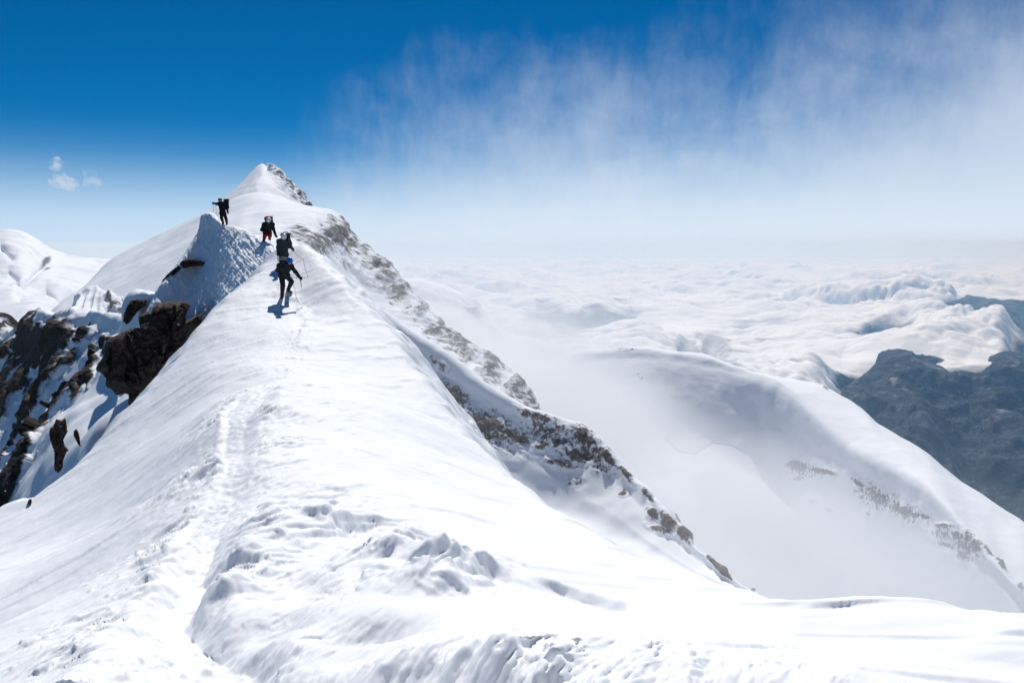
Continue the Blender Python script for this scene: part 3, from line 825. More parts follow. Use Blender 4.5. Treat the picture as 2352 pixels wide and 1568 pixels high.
sm = blobs(SUV, [(1130, 985, 120, 50, 25, 0.62), (1260, 1000, 110, 40, 22, 0.6), (1360, 1040, 90, 40, 40, 0.6), (1120, 975, 75, 34, 28, 0.85), (1180, 1000, 60, 22, 20, 0.8), (1050, 950, 40, 40, 30, 0.55), (1230, 955, 70, 16, 15, 0.75), (1290, 985, 40, 18, 20, 0.6), (1340, 1005, 45, 24, 45, 0.85), (1330, 1045, 60, 20, 15, 0.72), (1290, 1060, 60, 16, 10, 0.6), (1240, 1025, 25, 12, 0, 0.7), (1395, 1050, 40, 14, 50, 0.85),
                 (1440, 1090, 40, 10, 50, 0.8), (1430, 1130, 16, 10, 0, 0.75), (1320, 1100, 25, 14, 0, 0.5), (1490, 1140, 40, 9, 48, 0.7), (1500, 1180, 22, 16, 30, 0.75), (1535, 1200, 34, 18, 55, 0.95), (1520, 1218, 40, 10, 20, 0.9), (1570, 1228, 28, 12, 55, 1.0), (1640, 1292, 34, 7, 45, 0.95), (1668, 1318, 26, 5, 45, 0.9), (1735, 1365, 26, 4, 35, 0.8),
                 (970, 870, 60, 22, 35, 0.8), (1040, 905, 60, 24, 35, 0.85), (930, 830, 40, 20, 40, 0.7), (1010, 840, 40, 14, 40, 0.6)])
SPP = SPP + n * (1.3 * fbm(SPP * 0.035, 4) + sm * 1.1 * (ridged(SPP * 0.16, 5) - 0.5))[..., None]
spur = grid_obj('rocky_spur', SPP, M_SPUR, {'rock': sm * 0.98 + 0.02})
tag(spur, kind='structure')

# ------------------------------------------------------------------ right hand mountain
RM0 = [(1150, 900, 1250), (1210, 880, 1250), (1240, 866, 1250), (1263, 861, 1240), (1291, 837, 1220), (1307, 813, 1200), (1335, 803, 1190), (1427, 797, 1180), (1487, 795, 1170), (1547, 805, 1150), (1611, 813, 1130), (1731, 857, 1080), (1787, 869, 1050), (1887, 885, 1010),
        (1947, 917, 970), (1979, 937, 940), (2015, 973, 900), (2067, 1005, 860), (2131, 1041, 810), (2204, 1101, 750), (2271, 1147, 700), (2351, 1200, 650), (2480, 1290, 580)]
RM1 = [(1150, 925, 1190), (1215, 905, 1190), (1250, 890, 1190), (1290, 868, 1170), (1330, 838, 1150), (1400, 828, 1140), (1480, 826, 1125), (1560, 835, 1100), (1640, 848, 1075), (1720, 868, 1030), (1801, 891, 985), (1834, 920, 945), (1893, 967, 885), (1943, 1005, 835), (1985, 1030, 800), (2053, 1063, 750), (2103, 1088, 710), (2141, 1118, 675),
       (2179, 1156, 640), (2242, 1227, 590), (2271, 1257, 568), (2313, 1307, 538), (2351, 1345, 512), (2480, 1470, 452)]
RM2 = [(1150, 980, 1125), (1230, 960, 1120), (1290, 930, 1105), (1340, 900, 1090), (1420, 890, 1070), (1500, 895, 1050), (1580, 905, 1025), (1670, 930, 985), (1750, 965, 940), (1820, 1010, 890), (1880, 1050, 840), (1940, 1085, 795), (2000, 1120, 752), (2060, 1150, 712), (2120, 1190, 672), (2180, 1240, 628), (2240, 1295, 585), (2300, 1350, 545), (2480, 1530, 434)]
RM3 = [(1150, 1050, 1060), (1240, 1040, 1055), (1350, 1000, 1030), (1440, 990, 1000), (1530, 1005, 965), (1600, 1022, 930), (1645, 1034, 920), (1687, 1048, 900), (1740, 1080, 865), (1800, 1140, 815), (1860, 1190, 775), (1918, 1236, 735), (1990, 1250, 695), (2060, 1280, 655), (2130, 1320, 615), (2200, 1372, 572), (2270, 1420, 533), (2350, 1480, 490), (2480, 1640, 414)]
RM4 = [(1150, 1100, 860), (1250, 1095, 850), (1360, 1090, 830), (1480, 1090, 810), (1600, 1105, 785), (1680, 1100, 775), (1780, 1150, 720), (1860, 1230, 660), (1940, 1290, 615), (2040, 1340, 570), (2150, 1400, 525), (2250, 1450, 490), (2350, 1520, 455), (2480, 1700, 385)]
RM5 = [(1150, 1230, 640), (1300, 1225, 635), (1450, 1225, 625), (1600, 1250, 600), (1750, 1290, 570), (1880, 1360, 520), (2000, 1420, 485), (2150, 1500, 445), (2300, 1580, 410), (2480, 1800, 345)]
RM6 = [(1150, 1420, 490), (1350, 1420, 485), (1600, 1450, 470), (1850, 1520, 430), (2100, 1640, 385), (2480, 2000, 295)]
def steepen(r_, ref, ml, mr):
    R_ = np.array(r_, float); F_ = np.array(ref, float)
    k = ml + (mr - ml) * sstep(1550, 1850, R_[:, 0])
    R_[:, 2] = np.interp(R_[:, 0], F_[:, 0], F_[:, 2]) * k
    return R_
RM2 = steepen(RM2, RM1, 0.964, 0.974)
RM3 = steepen(RM3, RM1, 0.917, 0.938)
z3 = at(RM3[:, 0], RM3[:, 1], RM3[:, 2])[:, 2]
def basin(r_, drop):
    R_ = np.array(r_, float)
    zf = np.interp(R_[:, 0], RM3[:, 0], z3) - drop
    R_[:, 2] = np.minimum(-zf * FPX / (R_[:, 1] - 560), np.interp(R_[:, 0], RM3[:, 0], RM3[:, 2]) * 0.96)
    return R_
RM = [row(r_, 46) for r_ in (RM0, RM1, RM2, RM3, basin(RM4, 8), basin(RM5, 16), basin(RM6, 24))]
bk = RM[0].copy(); bk[:, 2] *= 1.15; bk[:, 1] += 30
bk2 = RM[0].copy(); bk2[:, 2] *= 1.5; bk2[:, 1] += 190
RP, RUV = loft([bk2, bk] + RM, 460, 560)
n = grid_normals(RP)
if n[..., 2].mean() < 0: n = -n
rm = blobs(RUV, [(1850, 1080, 70, 30, 12, 0.5), (2010, 1140, 80, 40, 30, 0.55), (2080, 1175, 70, 30, 22, 0.55), (2220, 1250, 70, 44, 30, 0.6), (2160, 1225, 50, 26, 20, 0.5), (1830, 1070, 34, 16, 10, 0.9), (1890, 1082, 46, 9, 10, 0.95), (1835, 1098, 22, 6, 0, 0.8), (1870, 1152, 22, 12, 20, 0.6), (1910, 1172, 22, 7, 20, 0.75), (1975, 1110, 26, 8, 35, 0.8), (2020, 1142, 50, 26, 30, 0.72), (2075, 1172, 50, 18, 22, 0.75), (2120, 1185, 30, 8, 20, 0.7), (2165, 1206, 30, 8, 0, 0.9),
                 (2200, 1232, 34, 18, 30, 0.7), (2240, 1250, 30, 22, 30, 0.85), (2170, 1250, 26, 8, 20, 0.75), (2210, 1275, 26, 12, 20, 0.8), (2300, 1295, 34, 6, 50, 0.9), (2270, 1262, 24, 5, 45, 0.8), (2345, 1345, 14, 10, 45, 0.9), (1998, 1180, 10, 6, 30, 0.7),
                 (1405, 940, 34, 12, 20, 0.42), (1400, 960, 24, 22, 60, 0.42), (1440, 910, 30, 16, 70, 0.4), (1470, 880, 24, 10, -60, 0.4), (1470, 860, 20, 10, 40, 0.4), (1430, 800, 60, 5, 0, 0.45), (1435, 985, 8, 26, 10, 0.42), (1895, 892, 10, 5, 30, 0.7)])
cre = 0
for (pl, hh) in (([(1530, 1010), (1560, 1035), (1599, 1042), (1641, 1013), (1687, 1021), (1725, 1051), (1740, 1062)], 2.6), ([(1755, 1090), (1800, 1140), (1850, 1180), (1893, 1215), (1918, 1236)], 1.8)):
    dd, s_, _ = seg_dist(RUV, np.array(pl, float))
    cre = cre - hh * np.exp(-((dd + 1.5 * fbm(np.stack([RUV[..., 0] * 0.04, RUV[..., 1] * 0.04, 0 * dd], -1), 3)) / 3.0) ** 2) * (0.6 + 0.6 * fbm(np.stack([s_ * 0.02, 0 * dd, 0 * dd], -1), 2))
RP = RP + n * (1.0 * fbm(RP * 0.018, 4) * sstep(300, 600, RP[..., 1]) + 3.0 * fbm(RP * 0.005, 3) * sstep(300, 600, RP[..., 1]) + 0.5 * fbm(RP * 0.05, 3) + cre + rm * 3.0 * (ridged(RP * 0.04, 5) - 0.5))[..., None]
rmo = grid_obj('white_mountain', RP, M_FARFACE, {'rock': rm * 1.08 - 0.04})
tag(rmo, kind='structure')

# distant ridge between the dome and the white mountain
DR = [
    row([(880, 640, 1500), (960, 640, 1560), (1040, 668, 1620), (1069, 683, 1640), (1127, 733, 1640), (1159, 762, 1640), (1187, 768, 1640), (1230, 778, 1640), (1267, 789, 1640), (1313, 806, 1620), (1350, 850, 1580), (1400, 900, 1500)], 30),
    row([(880, 700, 1380), (980, 710, 1420), (1060, 730, 1450), (1110, 770, 1460), (1160, 800, 1460), (1210, 820, 1460), (1260, 840, 1450), (1310, 870, 1420), (1400, 950, 1340)], 30),
    row([(880, 850, 1150), (1000, 870, 1170), (1100, 880, 1180), (1200, 900, 1180), (1300, 960, 1150), (1400, 1050, 1080)], 30),
    row([(880, 1100, 850), (1000, 1100, 850), (1200, 1100, 850), (1400, 1200, 800)], 30),
]
bk = DR[0].copy(); bk[:, 2] *= 1.2; bk[:, 1] += 60
bk2 = DR[0].copy(); bk2[:, 2] *= 1.6; bk2[:, 1] += 200
QP, QUV = loft([bk2, bk] + DR, 200, 260)
n = grid_normals(QP)
if n[..., 2].mean() < 0: n = -n
qm = blobs(QUV, [(1090, 720, 40, 14, 45, 0.7), (1140, 765, 40, 12, 45, 0.7), (1085, 715, 16, 26, 0, 0.6), (1270, 815, 60, 26, 25, 0.8), (1230, 815, 30, 20, 40, 0.6), (1220, 840, 40, 10, 40, 0.6), (1290, 850, 40, 20, -40, 0.7)])
QP = QP + n * (9 * fbm(QP * 0.006, 5) + qm * 10 * (ridged(QP * 0.02, 4) - 0.5))[..., None]
dr = grid_obj('distant_ridge', QP, M_FARFACE, {'rock': qm * 0.7})
tag(dr, kind='structure')

# ------------------------------------------------------------------ far country: valley floor, dark mountains, sea of cloud
R_EARTH = 6.371e6


def simple_material(name, ca, cb, scale, rough=0.9, bump=0.0, dist=1.0, lo=0.4, hi=0.6):
    m = bpy.data.materials.new(name); m.use_nodes = True
    t = NT(m.node_tree)
    o = t.n('ShaderNodeOutputMaterial'); b = t.n('ShaderNodeBsdfPrincipled')
    g = t.n('ShaderNodeNewGeometry')
    n1 = t.noise(g.outputs['Position'], scale, 7.0, 0.65)
    t.l(t.mix(t.ramp(n1, lo, hi), ca, cb), b.inputs['Base Color'])
    b.inputs['Roughness'].default_value = rough
    b.inputs['Specular IOR Level'].default_value = 0.2
    if bump:
        bp = t.n('ShaderNodeBump'); bp.inputs['Strength'].default_value = bump; bp.inputs['Distance'].default_value = dist
        t.l(n1, bp.inputs['Height']); t.l(bp.outputs[0], b.inputs['Normal'])
    t.l(b.outputs[0], o.inputs[0])
    return m


M_VALLEY = simple_material('valley_forest', (0.016, 0.040, 0.070), (0.04, 0.075, 0.11), 0.0012)
th = np.linspace(0, 2 * math.pi, 181)
rr = np.concatenate([[0.0], np.geomspace(300, 190000, 70)])
RR, TH = np.meshgrid(rr, th, indexing='ij')
GX, GY = RR * np.sin(TH), RR * np.cos(TH)
GZ = -3300 - RR ** 2 / (2 * R_EARTH) + 260 * fbm(np.stack([GX * 0.00025, GY * 0.00025, 0 * GX], -1), 4) * sstep(90000, 20000, RR)
tag(grid_obj('ground', np.stack([GX, GY, GZ], -1), M_VALLEY), kind='structure')

M_DARK = rock_snow_material('dark_slope', 0.0045, 3.0, rock=((0.014, 0.026, 0.040), (0.045, 0.060, 0.078)), snow=(0.34, 0.31, 0.28), amp=0.85, bump=1.0, dist=40.0)  # rock tones tinted blue, atmospheric haze painted into the base colour


def far_range(name, rows, nr, nc, disp, pale):
    first = np.array(rows[0], float)
    b1 = first.copy(); b1[:, 2] *= 1.2; b1[:, 1] += 30
    nmax = 34
    rs = [row([tuple(p) for p in b1], nmax)] + [row(r_, nmax) for r_ in rows]
    P, UV = loft(rs, nr, nc)
    n = grid_normals(P)
    if n[..., 2].mean() < 0: n = -n
    d = np.linalg.norm(P, axis=-1)
    crest = sstep(0.0, 0.12, np.abs(np.linspace(0, 1, nr) - 1.0 / (len(rs) - 1)))[:, None]
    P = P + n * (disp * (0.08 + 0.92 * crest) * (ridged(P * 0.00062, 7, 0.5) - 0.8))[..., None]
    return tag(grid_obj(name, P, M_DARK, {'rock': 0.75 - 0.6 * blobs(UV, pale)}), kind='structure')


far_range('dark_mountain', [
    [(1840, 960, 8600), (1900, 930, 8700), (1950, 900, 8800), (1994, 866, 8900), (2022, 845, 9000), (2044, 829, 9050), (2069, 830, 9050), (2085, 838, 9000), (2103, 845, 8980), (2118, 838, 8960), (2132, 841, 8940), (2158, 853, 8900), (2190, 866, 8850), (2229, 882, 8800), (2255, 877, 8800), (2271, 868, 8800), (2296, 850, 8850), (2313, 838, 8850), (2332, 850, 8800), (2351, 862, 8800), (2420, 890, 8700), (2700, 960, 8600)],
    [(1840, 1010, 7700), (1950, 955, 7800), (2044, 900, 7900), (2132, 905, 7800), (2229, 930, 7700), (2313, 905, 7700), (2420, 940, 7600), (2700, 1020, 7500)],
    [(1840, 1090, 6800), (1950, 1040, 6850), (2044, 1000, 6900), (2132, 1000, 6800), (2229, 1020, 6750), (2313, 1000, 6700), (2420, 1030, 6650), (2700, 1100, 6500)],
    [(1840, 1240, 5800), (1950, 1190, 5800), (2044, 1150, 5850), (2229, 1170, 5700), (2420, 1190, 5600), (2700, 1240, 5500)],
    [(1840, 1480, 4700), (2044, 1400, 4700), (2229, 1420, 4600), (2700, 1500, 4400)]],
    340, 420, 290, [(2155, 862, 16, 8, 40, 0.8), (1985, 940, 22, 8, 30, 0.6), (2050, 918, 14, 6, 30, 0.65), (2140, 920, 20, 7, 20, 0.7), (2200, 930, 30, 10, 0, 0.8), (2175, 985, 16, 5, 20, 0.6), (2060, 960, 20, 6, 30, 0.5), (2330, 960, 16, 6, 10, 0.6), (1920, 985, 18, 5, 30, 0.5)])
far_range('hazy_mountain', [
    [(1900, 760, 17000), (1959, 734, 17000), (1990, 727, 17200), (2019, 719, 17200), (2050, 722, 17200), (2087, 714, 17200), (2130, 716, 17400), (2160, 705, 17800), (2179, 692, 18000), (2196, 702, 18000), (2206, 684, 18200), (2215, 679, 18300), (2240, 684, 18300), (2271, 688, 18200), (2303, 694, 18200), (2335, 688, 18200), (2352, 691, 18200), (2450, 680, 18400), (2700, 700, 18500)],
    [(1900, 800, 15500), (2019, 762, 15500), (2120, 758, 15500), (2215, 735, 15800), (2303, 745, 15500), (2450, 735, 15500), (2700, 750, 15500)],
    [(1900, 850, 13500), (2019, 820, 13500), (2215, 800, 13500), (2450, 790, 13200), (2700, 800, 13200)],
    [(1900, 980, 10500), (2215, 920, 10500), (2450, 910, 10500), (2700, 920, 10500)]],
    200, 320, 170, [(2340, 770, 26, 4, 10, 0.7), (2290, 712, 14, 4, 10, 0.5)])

# ---- the cloud deck
M_CLOUD = bpy.data.materials.new('cloud_deck'); M_CLOUD.use_nodes = True
t = NT(M_CLOUD.node_tree)
o = t.n('ShaderNodeOutputMaterial')
g = t.n('ShaderNodeNewGeometry')
at_ = t.n('ShaderNodeAttribute'); at_.attribute_name = 'thick'
mp = t.mapping(g.outputs['Position'], scale=(1, 1, 1.6))
n1 = t.noise(mp, 0.0016, 8.0, 0.62, 0.5)
n0 = t.noise(mp, 0.00045, 6.0, 0.6, 0.6)
x = t.math('ADD', at_.outputs['Fac'], t.math('ADD', t.math('MULTIPLY', t.math('SUBTRACT', n1, 0.5), 1.5), t.math('MULTIPLY', t.math('SUBTRACT', n0, 0.5), 2.2)))
at2 = t.n('ShaderNodeAttribute'); at2.attribute_name = 'thin'
alpha = t.math('MAXIMUM', t.ramp(x, -0.15, 0.85), at2.outputs['Fac'])
df = t.n('ShaderNodeBsdfDiffuse'); df.inputs[0].default_value = (0.97, 0.975, 0.98, 1)
tl = t.n('ShaderNodeBsdfTranslucent'); tl.inputs[0].default_value = (0.97, 0.975, 0.98, 1)
tr = t.n('ShaderNodeBsdfTransparent')
m1 = t.n('ShaderNodeMixShader'); m1.inputs[0].default_value = 0.06
t.l(df.outputs[0], m1.inputs[1]); t.l(tl.outputs[0], m1.inputs[2])
m2 = t.n('ShaderNodeMixShader')
t.l(alpha, m2.inputs[0]); t.l(tr.outputs[0], m2.inputs[1]); t.l(m1.outputs[0], m2.inputs[2])
t.l(m2.outputs[0], o.inputs[0])
bp = t.n('ShaderNodeBump'); bp.inputs['Strength'].default_value = 0.7; bp.inputs['Distance'].default_value = 60.0
t.l(n1, bp.inputs['Height']); t.l(bp.outputs[0], df.inputs['Normal'])

dd = np.geomspace(3600, 150000, 800)
uu = np.linspace(-300, 2650, 900)
DD, UU = np.meshgrid(dd, uu, indexing='ij')
CXx = (UU - 1176) / FPX * DD
BASE = -1345 - DD ** 2 / (2 * R_EARTH)
PQ = np.stack([CXx, DD, 0 * DD], -1)
far_f = sstep(9000, 60000, DD)
warp = 500 * np.stack([fbm(PQ * 0.0004, 3), fbm(PQ * 0.0004 + 7, 3), 0 * DD], -1)
b0 = fbm(PQ * 0.00016 + 2, 3)
b1 = np.abs(perlin((PQ + warp) * 0.00030)) * 2
b2 = np.abs(perlin((PQ + warp) * 0.00075 + 3)) * 2
b3 = np.abs(perlin((PQ + warp) * 0.0019 + 5)) * 2
b4 = np.abs(perlin((PQ + 0.6 * warp) * 0.0046 + 9)) * 2
def heap(Q, sc, seed):
    q2 = Q[..., :2] * sc
    i2 = np.floor(q2).astype(np.int64)
    rs_ = np.random.RandomState(seed); jt = rs_.rand(256, 2); rd = rs_.uniform(0.55, 1.0, 256)
    best = np.zeros(q2.shape[:-1])
    for dx_ in (-1, 0, 1):
        for dy_ in (-1, 0, 1):
            c_ = i2 + np.array([dx_, dy_])
            hsh = _perm[_perm[c_[..., 0] & 255] + (c_[..., 1] & 255)]
            dd2 = ((c_ + jt[hsh] - q2) ** 2).sum(-1) / rd[hsh] ** 2
            best = np.maximum(best, rd[hsh] * np.sqrt(np.clip(1 - dd2, 0, 1)))
    return best


PW = PQ + 0.5 * warp
hp1 = heap(PW, 1 / 2300.0, 1); hp2 = heap(PW, 1 / 900.0, 2); hp3 = heap(PW, 1 / 380.0, 3)
amp_ = np.clip(0.75 + 0.9 * b0, 0.25, 1.6)
puffs = 140 * b0 + 90 * b1 * (1 + 0.4 * far_f) + amp_ * (190 * hp1 + 185 * hp2 * (0.4 + hp1) + 110 * hp3 * (0.35 + 0.9 * hp2) + 34 * b4)
CZ = BASE + 1.0 * puffs - 290
CUVd = np.stack(project(np.stack([CXx, DD, BASE], -1)), -1)
gap = blobs(CUVd, [(1330, 742, 120, 40, -12, 1.0), (1250, 720, 60, 40, 0, 0.8), (1420, 730, 60, 28, 0, 0.95), (1210, 770, 80, 30, 0, 0.8), (1580, 775, 34, 22, 0, 0.9), (1640, 765, 40, 36, 70, 0.85), (1705, 815, 34, 22, 20, 0.95), (1610, 745, 30, 12, 0, .5),
                   (1790, 690, 60, 10, 0, 0.35), (2120, 640, 70, 6, 0, 0.3), (1430, 690, 60, 16, 0, 0.5), (2030, 738, 85, 20, -8, 1.15), (2260, 712, 110, 32, 0, 1.15), (2385, 765, 95, 80, 0, 1.2), (2300, 690, 60, 14, 0, 0.9), (1830, 840, 40, 14, 0, 0.5), (2250, 740, 50, 14, -20, 0.6),
                   (2040, 880, 80, 40, 0, 0.9), (2250, 900, 160, 40, 0, 1.0), (1480, 640, 60, 8, 0, 0.25), (1700, 735, 40, 10, 0, .35)])
bank = blobs(CUVd, [(1480, 775, 100, 22, 0, 1.0), (2180, 760, 110, 26, -6, 0.9), (2040, 790, 160, 30, 0, 0.9), (1880, 780, 120, 40, 0, 0.8), (1560, 700, 60, 16, 0, .4)])
CZ = CZ + 210 * bank - (160 + 260 * sstep(1950, 2100, UU)) * gap * sstep(0.2, 0.8, gap)
thick = 0.95 + 0.25 * (puffs - 170) / 150 - 1.45 * gap + 0.45 * bank + 0.3 * far_f
thick -= 2.0 * sstep(9800, 8800, DD) * sstep(1900, 1975, UU)
CZ -= 500 * sstep(10000, 8000, DD) * sstep(1850, 1990, UU)
keepc = ~((DD < 9300) & (UU > 1960))
cl = grid_obj('sea_of_clouds', np.stack([CXx, DD, CZ], -1), M_CLOUD, {'thick': thick, 'thin': 0.62 * sstep(1900, 1780, UU)}, keep=None)
tag(cl, kind='stuff', label='white sea of clouds filling the valleys to the horizon', cat='clouds')

# ------------------------------------------------------------------ rock outcrops standing out of the snow
M_ROCK = rock_snow_material('brown_outcrop_rock', 1.1, 7.0, rock=((0.042, 0.032, 0.027), (0.16, 0.102, 0.074)), amp=0.32, bump=0.9, dist=0.14)

M_ROCK_RED = rock_snow_material('reddish_outcrop_rock', 1.4, 7.0, rock=((0.10, 0.052, 0.042), (0.26, 0.14, 0.105)), amp=0.42, bump=0.9, dist=0.12)


def outcrop(label, px, depth, front, backd, seed, lean=0.0, snow=(), nr=90, na=260, grp='rock outcrops on the shaded side of the ridge', snow_top=0.0, mat=None):
    """An outcrop with the outline px, its own bulging front and a body running back into the hill."""
    px = np.array(px, float)
    c = px.mean(0)
    ang = np.linspace(0, 2 * math.pi, na, endpoint=False)
    dirs = np.stack([np.cos(ang), np.sin(ang)], -1)
    R = np.zeros(na)
    for a, b in zip(px, np.roll(px, -1, 0)):
        e = b - a
        den = dirs[:, 0] * e[1] - dirs[:, 1] * e[0]
        w = a - c
        tt = (w[0] * e[1] - w[1] * e[0]) / np.where(np.abs(den) < 1e-9, 1e-9, den)
        ss_ = (w[0] * dirs[:, 1] - w[1] * dirs[:, 0]) / np.where(np.abs(den) < 1e-9, 1e-9, den)
        ok = (tt > 0) & (ss_ >= 0) & (ss_ <= 1)
        R = np.where(ok, np.maximum(R, tt), R)
    R = np.where(R < 1e-3, np.median(R), R)
    R = R * (1 + (0.05 if na > 230 else 0.10) * fbm(np.stack([dirs[:, 0] * 6, dirs[:, 1] * 6, np.full(na, seed * 3.1)], -1), 4))
    r = np.linspace(0, 1, nr) ** 0.8
    m_px = depth / FPX                       # metres per layout pixel here
    U = c[0] + r[:, None] * R * dirs[:, 0]; V = c[1] + r[:, None] * R * dirs[:, 1]
    P0 = at(U, V, np.full_like(U, depth))
    prof = np.sqrt(np.clip(1 - r ** 5.0, 0, 1))[:, None]
    size = np.median(R) * m_px
    q1 = np.stack([P0[..., 0], 0 * U + seed * 7.7, P0[..., 2]], -1) / size
    wp = q1 + 0.25 * np.stack([fbm(q1 * 1.5, 3), 0 * U, fbm(q1 * 1.5 + 4, 3)], -1)
    f1, f2, rid, tl1 = worley(wp * 1.7, seed, True)
    g1, g2, rid2, tl2 = worley(wp * 4.2, seed + 1, True)
    _, _, rid3, tl3 = worley(wp * np.array([7, 7, 14.0]), seed + 2, True)
    fac = 0.30 * (rid - 0.5) + 0.22 * np.minimum(f2 - f1, 0.35) + 0.12 * (rid2 - 0.5) + 1.0 * tl1 + 0.55 * tl2 + 0.14 * tl3 + 0.05 * (rid3 - 0.5) + 0.05 * ridged(q1 * 3.0, 4)
    tilt = lean * (V - c[1]) / np.max(R)     # lower part comes forward
    F = P0.copy(); k = (front * (prof * 0.8 + prof * fac * 1.1) + front * tilt * prof)[..., None]
    view = P0 / P0[..., 1:2]
    F = F - view * k
    B = P0[::-1] + view[::-1] * (backd * prof[::-1] * 1.0)[..., None]
    V3 = np.concatenate([F, B[1:]], 0)
    msk = np.ones(V3.shape[:2])
    UVf = np.stack([U, V], -1)
    sm_ = blobs(UVf, [(*s_, 1.0) for s_ in snow]) if snow else 0 * U
    nn = grid_normals(np.concatenate([F, F[:, :1]], 1))[:, :-1]
    nn = nn * np.sign((nn * -P0).sum(-1).mean())
    sm_ = np.maximum(sm_, snow_top * sstep(0.45, 0.8, nn[..., 2]))
    msk[:nr] -= 1.1 * sm_
    i = np.arange(V3.shape[0] * na).reshape(V3.shape[0], na)
    j = np.roll(i, -1, 1)
    Fc = np.stack([i[:-1], i[1:], j[1:], j[:-1]], -1).reshape(-1, 4)
    o = mesh_from('rock_outcrop', V3, Fc, mat or M_ROCK, None, {'rock': msk})
    tag(o, label, 'rock', grp)
    return o


outcrop('large overhanging brown rock jutting from the shaded ridge side', [(316, 724), (351, 714), (353, 701), (378, 694), (406, 691), (425, 694), (437, 701), (430, 716), (425, 728), (436, 733), (445, 732), (450, 726), (464, 720), (460, 735), (456, 748), (442, 766), (429, 783), (416, 800), (406, 814), (400, 828), (394, 838), (384, 856), (374, 873), (360, 890), (339, 915),
        (326, 928), (312, 936), (296, 934), (294, 920), (296, 908), (285, 906), (273, 908), (258, 900), (246, 892), (243, 880), (244, 869), (234, 862), (224, 853), (222, 845), (226, 836), (238, 818), (235, 808), (234, 802), (244, 788), (254, 775), (272, 768), (289, 760), (305, 754), (322, 752)], 42.0, 1.5, 5.5, 3, 0.10,
        snow=((438, 785, 8, 26, 25), (410, 745, 5, 3, 0)))
outcrop('flat brown rock ledge in the shaded snow face below the top climber', [(412, 605), (416, 599), (424, 596), (436, 594.5), (448, 596), (460, 599), (476, 606), (466, 611), (452, 611), (440, 611.5), (428, 615), (418, 617), (412, 612)], 50.4, 0.28, 2.5, 11, -0.1, mat=M_ROCK_RED, nr=40, na=160)
outcrop('dark sloping rock rib at the left edge of the shaded snow face', [(370, 658), (371, 645), (377, 638), (384, 630), (394, 622), (403, 614), (412, 610), (418, 614), (411, 622), (402, 630), (391, 637), (381, 646), (375, 654)], 49.6, 0.28, 2.5, 14, 0, nr=40, na=160)
outcrop('grey brown rock block left of the overhanging rock', [(283, 738), (284, 722), (290, 706), (300, 689), (312, 687), (326, 688), (338, 688), (336, 700), (326, 708), (316, 716), (308, 726), (300, 738), (288, 746)], 61.0, 0.6, 5.0, 21, 0.05, nr=60, na=180)
outcrop('narrow reddish rock tower standing low in the snow gully', [(128, 966), (140, 962), (150, 964), (153, 978), (156, 990), (146, 997), (144, 1008), (150, 1024), (158, 1033), (150, 1043), (145, 1058), (144, 1072), (136, 1088), (132, 1093), (126, 1080), (124, 1068), (125, 1050), (124, 1034), (117, 1018), (113, 1000), (116, 980)], 41.0, 0.35, 3.5, 27, 0.0, mat=M_ROCK_RED, snow_top=0.5, nr=60, na=200)
outcrop('small dark splinter of rock beside the reddish tower', [(169, 990), (174, 985), (179, 988), (183, 1004), (185, 1025), (180, 1021), (174, 1010), (169, 1000)], 42.5, 0.2, 2.0, 33, 0, mat=M_ROCK_RED, nr=40, na=120)
outcrop('tiny dark stone poking out low on the left snow slope', [(64, 1150), (68, 1145), (73, 1146), (73, 1153), (69, 1160), (65, 1157)], 19.6, 0.05, 0.5, 38, 0, nr=24, na=80)
